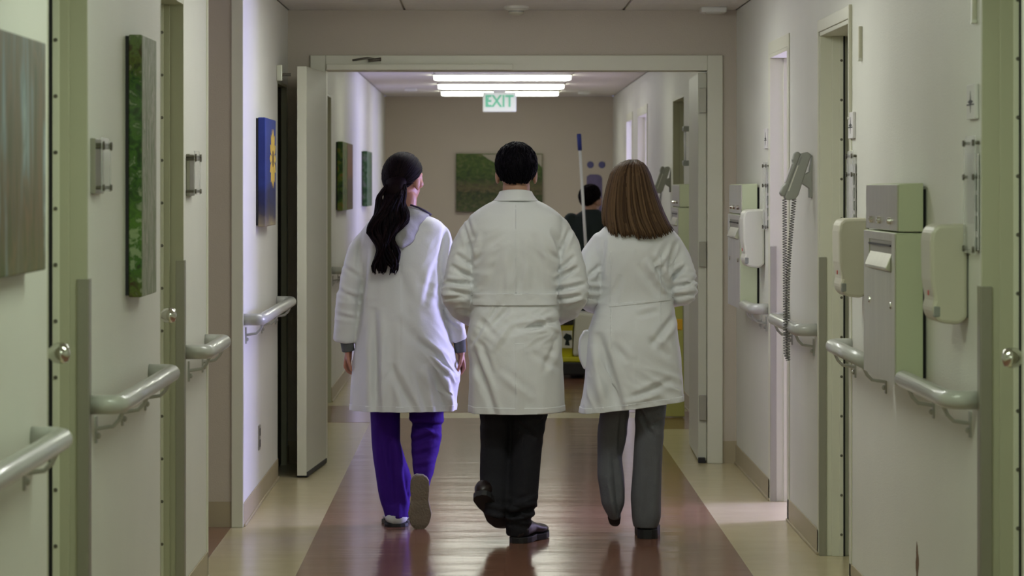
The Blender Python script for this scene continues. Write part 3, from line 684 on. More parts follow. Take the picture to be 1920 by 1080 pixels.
# ------------------------------------------------------------------ ceiling fittings
def ceiling_light(y, label):
    t = thing('ceiling_light', label, 'ceiling light', (.157, y, CEIL), 'fluorescent ceiling lights across the corridor')
    x0, x1 = X(815, 25.5)-.005, X(1069, 25.5)+.005
    MB().box(x0-.012, x1+.012, y-.15, y+.15, CEIL-.010, CEIL).build('housing', 'grid', t, bevel=.002)
    prof = [(-.13, CEIL-.010), (-.125, CEIL-.034), (-.09, CEIL-.047), (.09, CEIL-.047), (.125, CEIL-.034), (.13, CEIL-.010)]
    b = MB(); n = len(prof); ri = []
    for xx, k in ((x0, .86), (x0+.03, 1), (x1-.03, 1), (x1, .86)):
        ri.append([(xx, y+p[0]*k, CEIL-.010-(CEIL-.010-p[1])*k) for p in prof])
    b.rings(ri); b.build('lens', 'lens_near' if y < 9 else ('lens' if y < YD else 'lens_far'), t)
    return t
lab = {25.5: 'first of the three glowing ceiling lights before the end wall', 27.8: 'middle of the three glowing ceiling lights before the end wall', 29.9: 'last glowing ceiling light, partly behind the exit sign'}
over = ['rearmost', 'second', 'third', 'fourth', 'fifth']
for i, y in enumerate(LIGHTS_Y):
    l = lab.get(y) or ('%s ceiling light over the near corridor, above the frame' % over[i] if y < YD else ('ceiling light just past the double doorway, hidden above its head' if y < 20 else 'ceiling light midway down the far corridor, hidden above the doorway head'))
    ceiling_light(y, l)
t = thing('ceiling_light', 'added ceiling light brightening the side passage on the left, out of view', 'ceiling light', (-2.0, 12.2, CEIL), 'fluorescent ceiling lights across the corridor')  # unseen lamp added to brighten the passage wall
MB().box(-2.3, -1.7, 12.05, 12.35, CEIL-.018, CEIL).build('housing', 'white', t, bevel=.003)
MB().box(-2.28, -1.72, 12.07, 12.33, CEIL-.06, CEIL-.018).build('lens', 'lens_fill', t, bevel=.006)
t = thing('smoke_detector', 'round cream smoke detector on the ceiling before the double doors', 'smoke detector', (X(968, 15.7), 15.7, CEIL-.05))
xs, ys = X(968, 15.7), 15.7
MB().tube([(xs, ys, CEIL), (xs, ys, CEIL-.012), (xs, ys, CEIL-.022)], [.068, .068, .05], 28).build('base', 'plastic_pale', t, smooth=False)
MB().tube([(xs, ys, CEIL-.022), (xs, ys, CEIL-.04), (xs, ys, CEIL-.05)], [.042, .040, .022], 24).build('sensor', 'plastic', t)
MB().tube([(xs, ys, CEIL-.026), (xs, ys, CEIL-.031)], [.0425, .0425], 24).build('vent_slot', 'greyplastic', t)
for k, (px, d, lb) in enumerate(((1337, 15.8, 'small square ceiling plate at the right before the double doors'), (770, 29.0, 'small ceiling box at the left near the end wall'), (1095, 30.0, 'small ceiling box at the right near the end wall'))):
    t = thing('ceiling_plate', lb, 'ceiling fitting', (X(px, d), d, CEIL-.03), 'small ceiling fittings')
    hw = .07 if k == 0 else .06
    MB().box(X(px, d)-hw, X(px, d)+hw, d-.07, d+.07, CEIL-.03, CEIL).build('cover', 'white', t, bevel=.006)
    MB().box(X(px, d)-hw*.6, X(px, d)+hw*.6, d-.045, d+.045, CEIL-.034, CEIL-.03).build('grille', 'plastic_pale', t)
# exit sign
EX = 28.6
t = thing('exit_sign', 'white hanging sign with green EXIT letters in the far corridor', 'sign', (X(936, EX), EX, Z(210, EX)))
MB().box(X(905, EX), X(968, EX), EX-.025, EX+.025, Z(210, EX), Z(173, EX)).build('face', 'exitw', t, bevel=.012)
MB().box(X(925, EX), X(948, EX), EX-.02, EX+.02, Z(173, EX), CEIL).build('canopy', 'white', t, bevel=.004)
cu = bpy.data.curves.new('letters', 'FONT'); cu.body = 'EXIT'; cu.size = .165; cu.align_x = 'CENTER'; cu.align_y = 'CENTER'; cu.extrude = .002; cu.offset = .003
tmp = bpy.data.objects.new('tmp_letters', cu); C.objects.link(tmp)
dg = bpy.context.evaluated_depsgraph_get(); me = bpy.data.meshes.new_from_object(tmp.evaluated_get(dg)); bpy.data.objects.remove(tmp)
me.name = 'letters'; me.materials.clear(); me.materials.append(M['exitg'])
lt = bpy.data.objects.new('letters', me); C.objects.link(lt); lt.parent = t; lt.rotation_euler = (math.pi/2, 0, 0)
lt.location = (0, -.027, (Z(173, EX)-Z(210, EX))*.52); lt.scale = (.85, 1, 1)
MB().prism([(X(911, EX), Z(191, EX)), (X(915.5, EX), Z(182, EX)), (X(917, EX), Z(182, EX)), (X(914.5, EX), Z(191, EX)), (X(917, EX), Z(200, EX)), (X(915.5, EX), Z(200, EX))], EX-.028, EX-.025, 'xz').build('chevron', 'exitg', t)

# ------------------------------------------------------------------ cleaning cart, mop, caution sign
CD = 23.0
t = thing('cleaning_cart', 'yellow cleaning cart with black base between the two walkers', 'cart', (X(1090, CD), CD+.2, 0))
x0, x1 = X(1042, CD), X(1132, CD)
MB().box(x0, x1, CD, CD+.95, .03, .135).build('base_tray', 'soleblack', t, bevel=.012)
MB().box(x0+.02, x1-.02, CD+.02, CD+.10, .135, .175).build('front_bumper', 'yellow', t, bevel=.008)
for wx in (x0+.05, x1-.05):
    for wy in (CD+.1, CD+.85): MB().tube([(wx-.015, wy, .045), (wx+.015, wy, .045)], .045, 14).build('wheel', 'greyplastic', t)
MB().rings([[(x0+.01, CD+.08, .17), (x0+.135, CD+.08, .17), (x0+.135, CD+.4, .17), (x0+.01, CD+.4, .17)], [(x0, CD+.04, .46), (x0+.14, CD+.04, .46), (x0+.14, CD+.42, .46), (x0, CD+.42, .46)]]).build('bucket', 'yellow', t, bevel=.01)
MB().box(x0+.05, x1-.05, CD+.5, CD+.9, .135, .42).build('bin', 'yellow', t, bevel=.01)
MB().box(x0, x0+.142, CD+.02, CD+.40, .43, .50).build('bucket_rim', 'soleblack', t, bevel=.01)
MB().box(x0+.05, x0+.134, CD+.05, CD+.056, .245, .385).build('label_plate', 'plastic_pale', t, bevel=.002)
em = MB(); ccx, ccz = x0+.094, .315
em.prism([(ccx-.035, ccz+.015), (ccx-.01, ccz+.05), (ccx+.03, ccz+.035), (ccx+.04, ccz), (ccx+.012, ccz-.01), (ccx+.02, ccz-.05), (ccx-.02, ccz-.045), (ccx-.012, ccz-.008)], CD+.046, CD+.05, 'xz'); em.build('emblem', 'workshirt', t)
wb = MB(); wb.rings([[(x0+.138, CD+.03, .18), (x1-.0, CD+.03, .18), (x1-.0, CD+.45, .18), (x0+.138, CD+.45, .18)], [(x0+.155, CD+.03, .535), (x1-.0, CD+.03, .51), (x1-.0, CD+.45, .51), (x0+.155, CD+.45, .535)]]); wb.build('liner_bag', 'plastic_pale', t, bevel=.02)
mp = thing('mop', 'mop with blue grip and pale pole standing in the cleaning cart', 'mop', (X(1104, CD), CD+.2, .55))
a = Vector((X(1087, CD), CD+.2, Z(250, CD))); bb = Vector((X(1107, CD), CD+.2, .56)); g = a.lerp(bb, .095)
MB().tube([g, bb], .0125, 10).build('pole', 'pole', mp, smooth=True)
MB().tube([a, a.lerp(bb, .01), g], [.016, .019, .018], 10).build('grip', 'blue', mp, smooth=True)
cs = thing('caution_sign', 'yellow folding caution sign leaning by the right wall past the doorway', 'sign', (1.33, 19.2, 0))
yy = 19.15
MB().prism([(1.16, .01), (1.325, .01), (1.312, .76), (1.19, .76)], yy, yy+.02, 'xz').build('front_panel', 'limeplastic', cs, bevel=.004)
MB().prism([(1.16, .01), (1.325, .01), (1.312, .76), (1.19, .76)], yy+.12, yy+.14, 'xz').build('rear_panel', 'yellow', cs, bevel=.004)
MB().box(1.22, 1.3125, yy-.004, yy+.144, .585, .66).build('hinge_grip', 'orange', cs, bevel=.006)

# ------------------------------------------------------------------ people: helpers
def remesh(mb, voxel, it=3, lam=.5):
    me = bpy.data.meshes.new('tmp'); me.from_pydata(mb.v, [], mb.f)
    bm = bmesh.new(); bm.from_mesh(me); bmesh.ops.recalc_face_normals(bm, faces=bm.faces); bm.to_mesh(me); bm.free()
    o = bpy.data.objects.new('tmp', me); C.objects.link(o)
    r = o.modifiers.new('r', 'REMESH'); r.mode = 'VOXEL'; r.voxel_size = voxel; r.adaptivity = 0
    dg = bpy.context.evaluated_depsgraph_get(); ev = o.evaluated_get(dg); m2 = bpy.data.meshes.new_from_object(ev)
    n = len(m2.vertices); v = np.zeros(n*3); m2.vertices.foreach_get('co', v); v = v.reshape(-1, 3)
    f = [tuple(p.vertices) for p in m2.polygons]
    e = np.zeros(len(m2.edges)*2, dtype=int); m2.edges.foreach_get('vertices', e); e = e.reshape(-1, 2)
    bpy.data.objects.remove(o); bpy.data.meshes.remove(me); bpy.data.meshes.remove(m2)
    return smooth_np(v, e, it, lam), f, e
def smooth_np(v, e, it, lam=.5):
    deg = np.bincount(e.ravel(), minlength=len(v)).astype(float)[:, None]; deg[deg == 0] = 1
    for _ in range(it):
        s = np.zeros_like(v); np.add.at(s, e[:, 0], v[e[:, 1]]); np.add.at(s, e[:, 1], v[e[:, 0]])
        v = v + lam*(s/deg - v)
    return v
def normals(v, f):
    n = np.zeros_like(v)
    q = np.array([x if len(x) == 4 else (*x, x[-1]) for x in f])
    a = np.cross(v[q[:, 2]] - v[q[:, 0]], v[q[:, 3]] - v[q[:, 1]])
    for k in range(4): np.add.at(n, q[:, k], a)
    return n/np.maximum(np.linalg.norm(n, axis=1), 1e-9)[:, None]
def nz(p, sx, sy, sz, seed=0.0):
    return np.array([noise.noise((a*sx+seed, b*sy+seed*.7, c*sz-seed)) for a, b, c in p])
def section_rings(D, secs, n=56, p=2.35, steps=None):
    """secs: (py, xl, xr, back, front, dy) -> smooth stack of horizontal rings at depth D"""
    secs = np.array(secs, dtype=float); ys = secs[:, 0]
    steps = steps or int((ys[-1]-ys[0])/5)+2
    out = []
    for y in np.linspace(ys[0], ys[-1], steps):
        xl, xr, db, df, dy = [np.interp(y, ys, secs[:, k]) for k in range(1, 6)]
        x0, x1 = X(xl, D), X(xr, D); cx, hw = (x0+x1)/2, (x1-x0)/2; z = Z(y, D); r = []
        for k in range(n):
            a = 2*math.pi*k/n; c, s = math.cos(a), math.sin(a)
            px = hw*math.copysign(abs(c)**(2/p), c); py = (df if s > 0 else db)*math.copysign(abs(s)**(2/p), s)
            r.append((cx+px, D+dy+py, z))
        out.append(r)
    return out
def limb(D, pts):
    """(px, py, dy, r_px) -> chain in metres"""
    return [(X(a, D), D+dy, Z(b, D), r*D/FPX) for a, b, dy, r in pts]
def finish(name, v, f, m, parent, thick=0, cuts=None, subsurf=0):
    """mesh part; cuts = [(point, normal)] remove what lies on the normal's side"""
    o = mesh_obj(name, v, f, m, parent, smooth=True)
    og = WL[o.name]
    if cuts:
        bm = bmesh.new(); bm.from_mesh(o.data)
        for co, no in cuts:
            bmesh.ops.bisect_plane(bm, geom=bm.verts[:]+bm.edges[:]+bm.faces[:], plane_co=Vector(co)-Vector(og), plane_no=Vector(no), clear_outer=True)
        for q in bm.faces: q.smooth = True
        bm.to_mesh(o.data); bm.free()
    if thick:
        s = o.modifiers.new('thickness', 'SOLIDIFY'); s.thickness = thick; s.offset = -1
    return o
def patch(name, v, f, nrm, m, parent, cuts, off=.003, thick=.003):
    return finish(name, v + nrm*off, f, m, parent, thick, cuts)

def hand(mb, wrist, d, pn, side, curl=.5, scale=1.0):
    """five-fingered hand: d = finger direction, pn = palm normal, side = +1/-1 picks the thumb's edge"""
    d = Vector(d).normalized(); pn = (Vector(pn) - d*Vector(pn).dot(d)).normalized(); s = d.cross(pn).normalized()*side
    w = Vector(wrist); k = scale
    spec = [(.028, .086, .074, .0085), (.009, .090, .082, .0088), (-.010, .086, .075, .0085), (-.027, .078, .060, .0075)]
    for off, kn, ln, r in spec:
        K = w + d*kn*k + s*off*k
        mb.chain([tuple(w + s*off*.6*k) + (.013*k,), tuple(K) + (.0105*k,)], 10)
        ang = .15; p = K; ch = [tuple(K) + (r*1.1*k,)]
        for j, fr in enumerate((.45, .30, .25)):
            ang += curl*(.9 if j == 0 else 1.1); dr_ = d*math.cos(ang) + pn*math.sin(ang)
            p = p + dr_*ln*fr*k; ch.append(tuple(p) + (r*(1-.12*(j+1))*k,))
        mb.chain(ch, 10)
    mb.ell(tuple(w + d*.045*k), (.030*k, .018*k, .045*k), 14, 10, rot=Matrix((s, pn, d)).transposed().to_3x3())
    T = w + d*.022*k + s*.028*k + pn*.008*k; p1 = T + (d*.6 + s*.62 + pn*.45).normalized()*.040*k; p2 = p1 + (d*.85 + s*.12 + pn*.5).normalized()*.030*k; p3 = p2 + (d*.95 - s*.1 + pn*.4).normalized()*.024*k
    mb.chain([tuple(w + d*.012*k + s*.015*k) + (.014*k,), tuple(T) + (.0125*k,), tuple(p1) + (.0105*k,), tuple(p2) + (.0092*k,), tuple(p3) + (.0075*k,)], 10)

def head(mb, c, yaw, k=1.0, pitch=0, hw=.076):
    """head with face, ears and jaw; c = centre of the skull, yaw turns the face (0 = straight ahead, away)"""
    R = Matrix.Rotation(yaw, 3, 'Z') @ Matrix.Rotation(pitch, 3, 'X')
    def P(x, y, z): return tuple(Vector(c) + R @ (Vector((x, y, z))*k))
    def E(p, r, rr=None): mb.ell(P(*p), tuple(a*k for a in r), 20, 14, rot=(R @ rr) if rr else R)
    E((0, -.005, .018), (hw, .095, .095)); E((0, .022, -.055), (.056, .068, .062)); E((0, .056, -.088), (.030, .030, .024))
    E((0, .070, .004), (.058, .026, .050)); E((0, .072, -.048), (.040, .028, .040))
    mb.chain([P(0, .096, .012)+(.008*k,), P(0, .112, -.022)+(.013*k,)], 10)
    for s in (-1, 1):
        E((s*.013, .101, -.026), (.009, .011, .008)); E((s*.030, .086, .024), (.022, .012, .008))
        E((s*.045, .062, -.022), (.022, .024, .022))
        E((s*(hw+.004), -.004, -.018), (.007, .019, .032), Matrix.Rotation(-.35*s, 3, 'Z')); E((s*(hw+.001), .006, -.042), (.008, .011, .012))
    E((0, .098, -.055), (.022, .010, .006)); E((0, .096, -.064), (.019, .010, .007))
    return R, P
def eyes(P, k, parent):
    for s in (-1, 1): MB().ell(P(s*.030, .0845, .008), (.0115*k,)*3, 12, 8).build('eye', 'eye', parent, smooth=True)

def shoe(parent, heel, yaw, pitch, roll, L, W, mu, ms, heelh=.02, soleh=.018, high=.075, seg=30):
    """shoe > upper + sole; heel = rear ground point; toes point along +y before rotating"""
    R = Matrix.Rotation(yaw, 3, 'Z') @ Matrix.Rotation(roll, 3, 'Y') @ Matrix.Rotation(pitch, 3, 'X')
    def T(x, y, z): return tuple(Vector(heel) + R @ Vector((x, y, z)))
    us = np.linspace(0, 1, seg)
    def width(u): return W/2*np.interp(u, [0, .03, .10, .25, .45, .70, .88, .97, 1], [.30, .58, .78, .82, .74, 1.0, .80, .48, .18])
    def top(u): return np.interp(u, [0, .08, .25, .45, .65, .85, 1], [high*.75, high, high*1.0, high*.85, high*.62, high*.5, high*.25])
    def lift(u): return np.interp(u, [0, .3, .45, .6, .9, 1], [0, 0, .004, 0, .004, .012])
    rs = []; n = 20
    for u in us:
        r = []
        for k in range(n):
            a = 2*math.pi*k/n; c, s = math.cos(a), math.sin(a); hh = top(u)/2
            z = soleh + hh + hh*math.copysign(abs(s)**.8, s); wv = width(u)*(1 - .28*max(0, s))
            r.append(T(wv*math.copysign(abs(c)**.8, c), u*L, z + lift(u)))
        rs.append(r)
    up = MB().rings(rs).build('shoe', mu, parent, smooth=True)
    sl = []
    for u in us:
        wv = width(u)*1.06; ex = .004
        z0 = lift(u)
        if heelh > .03 and .28 < u < .55: z0 = lift(u)+heelh*.4
        sl.append([T(-wv, u*L*1.02-ex, z0), T(wv, u*L*1.02-ex, z0), T(wv, u*L*1.02-ex, soleh+lift(u)+.003), T(-wv, u*L*1.02-ex, soleh+lift(u)+.003)])
    MB().rings(sl).build('sole', ms, up, bevel=.003)
    return up

def locks(mb, paths, r, n=5, flat=.55):
    for pth, rr in paths:
        k = len(pth); rads = [rr*min(1, .45+i/(k-1)*2.2)*(1 if i < k-2 else (.75 if i == k-2 else .25)) for i in range(k)]
        mb.tube(pth, rads, n, True, flat)

def coat_folds(v, f, D, cx, zw, zh, amp, seed, phases, elbows, slant=0.0, chest=.0035):
    """cloth folds: skirt flutes that grow to the hem, drag lines over the back, creases at the elbows"""
    nrm = normals(v, f); th = np.arctan2(v[:, 0]-cx, -(v[:, 1]-D))
    g = np.clip((zw - v[:, 2])/(zw-zh), 0, 1)**1.25
    d = np.zeros(len(v))
    for k, ph, a in phases: d += a*np.sin(k*th + ph + slant*k*.4*v[:, 2])
    d = d*amp*g
    up = np.clip((v[:, 2]-zw+.05)/.25, 0, 1)
    d += chest*nz(v, 7, 7, 2.2, seed) + .0006*nz(v, 22, 22, 7, seed+3)
    rot = np.stack([v[:, 0]*.8+v[:, 2]*.6, v[:, 1], -v[:, 0]*.6+v[:, 2]*.8], 1)
    rot2 = np.stack([v[:, 0]*.8-v[:, 2]*.6, v[:, 1], v[:, 0]*.6+v[:, 2]*.8], 1)
    side = (v[:, 0] > cx)
    dr_ = np.where(side, nz(rot, 18, 6, 3, seed+5), nz(rot2, 18, 6, 3, seed+6))
    d += .0050*dr_
    for (ex, ey, ez), ax, rad, a, fr in elbows:
        p = v - np.array([ex, ey, ez]); ax = np.array(ax)/np.linalg.norm(ax); t = p @ ax
        w = np.exp(-(np.linalg.norm(p, axis=1)/rad)**2)
        per = p - t[:, None]*ax
        q = np.stack([t*fr, per[:, 0]*8 + per[:, 2]*5, per[:, 1]*8], 1)
        nn = nz(q, 1, 1, 1, seed+9); d += a*w*(1-2.0*np.abs(nn)*1.4)
    return v + nrm*d[:, None]

def creases(v, f, D, segs):
    """hand-placed cloth folds: (x0, y0, x1, y1, half width px, depth m); negative = valley"""
    n = normals(v, f); px = v[:, 0]*FPX/D + VX; py = (H - v[:, 2])*FPX/D + VY; d = np.zeros(len(v)); fac = np.clip(.35 - n[:, 1], 0, 1)
    for x0, y0, x1, y1, w, a in segs:
        dx, dy = x1-x0, y1-y0; L2 = dx*dx+dy*dy; t = np.clip(((px-x0)*dx + (py-y0)*dy)/L2, -.15, 1.15)
        sd = ((px-x0)*dy - (py-y0)*dx)/math.sqrt(L2); r = np.hypot(px-x0-t*dx, py-y0-t*dy)
        env = np.clip(1-np.abs(t-.5)/.65, 0, 1)**.5
        d += a*env*(np.exp(-(r/w)**2) - .55*np.exp(-((r-1.9*w)/w)**2)*(np.sign(sd)*.3+.7))
    return v + n*(1.7*d*fac)[:, None]

def body_core(mb, D, cx, zs, zhip, leg_l, leg_r, arms, neck, shoulder_w, k=1.0):
    """continuous trunk, limbs and neck that the clothes hang on (metres)"""
    zc = zhip + (zs-zhip)*.62
    mb.ell((cx, D, zhip+.02), (.135*k, .10, .12)); mb.ell((cx, D, (zhip+zc)/2+.04), (.115*k, .085, .16)); mb.ell((cx, D, zc), (.135*k, .095, .17))
    mb.chain([(cx-shoulder_w, D, zs-.05, .045), (cx, D, zs-.03, .06), (cx+shoulder_w, D, zs-.05, .045)])
    mb.chain(neck)
    for l in (leg_l, leg_r): mb.chain(l)
    for a in arms: mb.chain(a)

# ------------------------------------------------------------------ the man in the middle
D = 12.5
man = thing('person', 'person in the middle wearing a belted white coat and dark trousers, walking away', 'person', (X(967, D), D, 0), 'people walking away in white coats')
cx = X(967, D)
mL = [(888, 434, 0, 26), (870, 464, 0, 25), (862, 505, -.01, 25), (857, 548, -.02, 27), (866, 576, .06, 26), (884, 594, .15, 21), (908, 600, .23, 17)]
mR = [(1044, 430, 0, 26), (1064, 462, 0, 25), (1074, 505, -.01, 25), (1075, 550, -.02, 27), (1066, 578, .06, 25), (1048, 594, .15, 21), (1024, 600, .23, 17)]
def slim(pts, k): return [(a, b, dy, r*k) for a, b, dy, r in pts]
bd = MB()
hc = (X(968, D), D+.012, Z(322, D))
R_, P_ = head(bd, hc, math.radians(-4), 1.0, hw=.080)
body_core(bd, D, cx, Z(392, D), Z(610, D),
    [(cx-.085, D, Z(640, D), .078), (X(928, D), D+.06, Z(815, D), .052), (X(925, D), D-.02, Z(935, D), .036)],
    [(cx+.085, D, Z(640, D), .078), (X(990, D), D, Z(815, D), .052), (X(972, D), D-.01, Z(985, D), .036)],
    [limb(D, slim(mL, .62)), limb(D, slim(mR, .62))],
    [(cx, D, Z(388, D), .062), (X(968, D), D+.0, Z(350, D), .060)], .145)
for s, m_ in ((-1, mL), (1, mR)):
    wp = limb(D, [m_[-1]])[0][:3]; hand(bd, wp, (-s*.75, .55, -.25), (-s*.3, -.6, .2), s, .6)
v, f, e = remesh(bd, .0052, 2)
skin = finish('body', v, f, 'skin_m', man); eyes(P_, 1.0, man)
# coat
cb = MB(); cb.rings(section_rings(D, [(368, 944, 992, .05, .05, 0), (374, 930, 1004, .068, .06, 0), (382, 914, 1020, .085, .075, 0), (392, 898, 1037, .10, .088, 0), (405, 880, 1054, .115, .10, 0), (430, 874, 1058, .132, .115, 0), (460, 880, 1051, .136, .125, 0),
    (500, 883, 1048, .128, .125, 0), (550, 884, 1047, .112, .125, 0), (575, 883, 1047, .112, .125, 0), (600, 880, 1050, .128, .13, 0), (632, 874, 1054, .150, .145, 0), (690, 880, 1056, .158, .15, 0), (773, 881, 1059, .160, .155, 0), (792, 881, 1059, .160, .155, 0)]))
cb.chain(limb(D, mL)); cb.chain(limb(D, mR))
v, f, e = remesh(cb, .006, 4)
eL, eR = limb(D, [mL[3]])[0][:3], limb(D, [mR[3]])[0][:3]
sL, sR = limb(D, [mL[0]])[0][:3], limb(D, [mR[0]])[0][:3]
v = coat_folds(v, f, D, cx, Z(575, D), Z(773, D), .009, 2.0, [(3, .6, .5), (7, 2.1, .55), (11, .3, .35)],
    [(eL, (.1, .3, 1), .085, .016, 34), (eR, (-.1, .3, 1), .085, .016, 34), ((sL[0]+.02, sL[1]-.08, sL[2]-.12), (.6, 0, -1), .10, .008, 26), ((sR[0]-.02, sR[1]-.08, sR[2]-.12), (-.6, 0, -1), .10, .008, 26),
     ((X(915, D), D-.12, Z(610, D)), (1, 0, 1.1), .09, .009, 24), ((X(1005, D), D-.12, Z(608, D)), (-1, 0, 3), .09, .010, 28), ((X(900, D), D-.12, Z(690, D)), (1, 0, .6), .10, .008, 20)], .3)
v = creases(v, f, D, [(930, 575, 882, 640, 5, -.010), (924, 576, 902, 618, 4, .006), (886, 655, 926, 768, 6, -.009), (905, 648, 920, 692, 5, -.005), (978, 613, 1042, 602, 5, -.012), (1000, 592, 1044, 616, 4, .006), (950, 580, 916, 612, 5, -.007),
    (1046, 630, 1020, 690, 6, -.005), (960, 600, 925, 650, 6, .005), (1000, 660, 1050, 690, 6, -.004), (940, 700, 990, 740, 7, .004),
    (868, 420, 884, 474, 4, -.009), (1068, 432, 1050, 474, 4, -.009), (1028, 436, 1045, 486, 5, .006), (898, 440, 888, 490, 5, .005), (872, 400, 884, 440, 4, -.005),
    (850, 500, 884, 520, 4, -.011), (840, 528, 882, 532, 4, -.012), (848, 545, 884, 552, 4, -.011), (834, 560, 874, 556, 4, -.009), (858, 478, 884, 496, 4, -.008),
    (1046, 522, 1080, 502, 4, -.012), (1048, 542, 1094, 532, 4, -.012), (1048, 560, 1086, 554, 4, -.011), (1050, 505, 1074, 482, 4, -.008), (1060, 575, 1092, 566, 4, -.008),
    (985, 455, 990, 545, 7, .004), (1004, 450, 1020, 540, 7, -.005), (935, 470, 915, 545, 8, -.005), (950, 490, 952, 545, 6, .004), (975, 500, 970, 545, 5, -.004)])
v = smooth_np(v, e, 1, .3); nrm = normals(v, f)
hem = [((cx, D, Z(772, D)), (.01, 0, -1))]
coat = finish('white_coat', v, f, 'coat', man, .004, hem)
back = ((cx, D+.02, 1), (0, 1, 0))
patch('back_belt', v, f, nrm, 'coat', coat, [((cx, D, Z(549, D)), (0, 0, 1)), ((cx, D, Z(571, D)), (0, 0, -1)), back, ((X(886, D), D, 1), (-1, 0, 0)), ((X(1044, D), D, 1), (1, 0, 0))], .007, .006)
patch('hem_band', v, f, nrm, 'coat', coat, [((cx, D, Z(760, D)), (0, 0, 1)), hem[0]], .0022, .003)
patch('centre_seam', v, f, nrm, 'coat', coat, [((cx-.003, D, 1), (-1, 0, 0)), ((cx+.004, D, 1), (1, 0, 0)), back, ((cx, D, Z(380, D)), (0, 0, 1)), ((cx, D, Z(548, D)), (0, 0, -1))], .0022, .002)
patch('vent_flap', v, f, nrm, 'coat', coat, [((cx-.004, D, 1), (-1, 0, 0)), ((cx+.035, D, 1), (1, 0, 0)), back, ((cx, D, Z(640, D)), (0, 0, 1)), hem[0]], .0028, .003)
def collar(D, cxp, y_top, y_bot, hw_t, hw_b, parent, sag=6, dep=.066):
    rs = []
    for t in np.linspace(0, 1, 9):
        hw = (hw_t + (hw_b-hw_t)*t**1.4)*D/FPX; r = []
        for k in range(48):
            a = 2*math.pi*k/48; s = math.sin(a)
            y = y_top + (y_bot-y_top)*t + sag*(s*.9 + .0)*(1-t*.5) + (10*max(0, s))
            r.append((X(cxp, D) + hw*math.cos(a), D + (dep+.022*t)*s*(1 if s > 0 else 1.0), Z(y, D)))
        rs.append(r)
    o = MB().rings(rs, caps=False).build('collar', 'coat', parent, smooth=True)
    sm = o.modifiers.new('thickness', 'SOLIDIFY'); sm.thickness = .006; sm.offset = 0
    return o
collar(D, 967, 361, 379, 30, 43, coat)
# trousers
tb = MB()
tb.rings(section_rings(D, [(600, 925, 1010, .10, .10, 0), (640, 895, 1040, .12, .11, 0), (700, 892, 1036, .12, .11, 0), (725, 905, 1025, .09, .09, 0)]))
tb.rings(section_rings(D, [(690, 892, 962, .10, .10, 0), (775, 899, 960, .085, .085, .02), (838, 901, 958, .075, .075, .05), (890, 900, 957, .07, .07, .03), (916, 901, 953, .068, .066, 0), (945, 905, 949, .06, .06, -.03), (966, 915, 946, .05, .05, -.05)], 36, 2.2))
tb.rings(section_rings(D, [(690, 962, 1040, .10, .10, 0), (775, 958, 1026, .09, .09, 0), (812, 961, 1019, .082, .08, 0), (838, 961, 1016, .078, .078, .005), (890, 954, 1013, .076, .072, 0), (916, 950, 1011, .076, .07, -.005), (941, 948, 1009, .076, .068, -.01), (955, 947, 1006, .078, .066, -.01), (966, 947, 999, .070, .066, -.005), (985, 948, 995, .066, .066, 0), (1004, 949, 993, .064, .066, .005)], 36, 2.2))
v, f, e = remesh(tb, .0075, 3)
n_ = normals(v, f); zk = v[:, 2]
v = v + n_*(.004*nz(v, 10, 10, 4, 11) + .006*np.exp(-((zk-Z(960, D))/.06)**2)*np.sin(zk*150+v[:, 0]*40) + .004*np.exp(-((zk-Z(800, D))/.1)**2)*nz(v, 30, 12, 30, 4))[:, None]
v = creases(v, f, D, [(970, 790, 1000, 815, 4, -.008), (1005, 800, 1022, 782, 4, -.006), (962, 962, 1006, 948, 5, -.014), (960, 945, 1000, 930, 4, .006), (952, 970, 995, 966, 3, .006), (985, 830, 985, 930, 8, .004)])
finish('trousers', v, f, 'navytrouser', man)
shoe(man, (X(967, D), D-.055, .0), math.radians(-26), 0, 0, .285, .105, 'shoebrown', 'soleblack', .025, .024)
shoe(man, (X(899, D), D-.115, Z(925, D)), math.radians(-20), math.radians(-38), math.radians(-14), .285, .10, 'shoebrown', 'soleblack', .025, .024)
# short black hair
hb = MB()
def short_hair(c, hw, top, nape, yaw=0.0, seedv=1, k=1.0, forehead=.09):
    R = Matrix.Rotation(yaw, 3, 'Z'); random.seed(seedv)
    def surf(th, ph, ex=0):    # th around (0 = back), ph from the crown down
        x = math.sin(th)*math.sin(ph); y = -math.cos(th)*math.sin(ph); z = math.cos(ph)
        return Vector(c) + R @ Vector((x*(hw+ex)*k, (y*(.100+ex)-.006)*k, (.018 + z*(.097+ex))*k))
    def limit(th):             # how far down the hair reaches: nape, round the ears, forehead
        a = abs(th)
        return np.interp(a, [0, .7, 1.15, 1.35, 1.7, 2.1, math.pi], [2.30, 2.28, 2.05, 1.75, 1.78, 1.25, 1.05])
    base = MB(); rs = []; N = 56
    for i in range(15):
        u = i/14; r = []
        for j in range(N):
            th = 2*math.pi*j/N - math.pi; ph = .02 + limit(th)*u; ex = .014*(1-.75*max(0, u-.55)/.45)
            ex += .0022*math.sin(17*th+5*u)*u + .002*math.sin(31*th)
            r.append(surf(th, ph, ex))
        rs.append(r)
    for j in range(N): pass
    base.rings(rs)
    L = MB(); ps = []
    for i in range(620):
        th = random.uniform(-math.pi, math.pi); lim = limit(th); ph = lim*random.random()**.7; pth = []
        ln = random.uniform(.22, .36); tw = random.uniform(-.12, .12)
        for j in range(5):
            q = ph + ln*j/4; q = min(q, lim+.05); pth.append(surf(th + tw*j/4, q, .0135*(1-.7*max(0, q/lim-.55)/.45) + .002*math.sin(j) + random.uniform(0, .0012)))
        if (pth[0]-pth[-1]).length > .01: ps.append((pth, .0042))
    locks(L, ps, .004, 4, .5)
    return base, L
hbse, hl = short_hair(hc, .083, 0, 0)
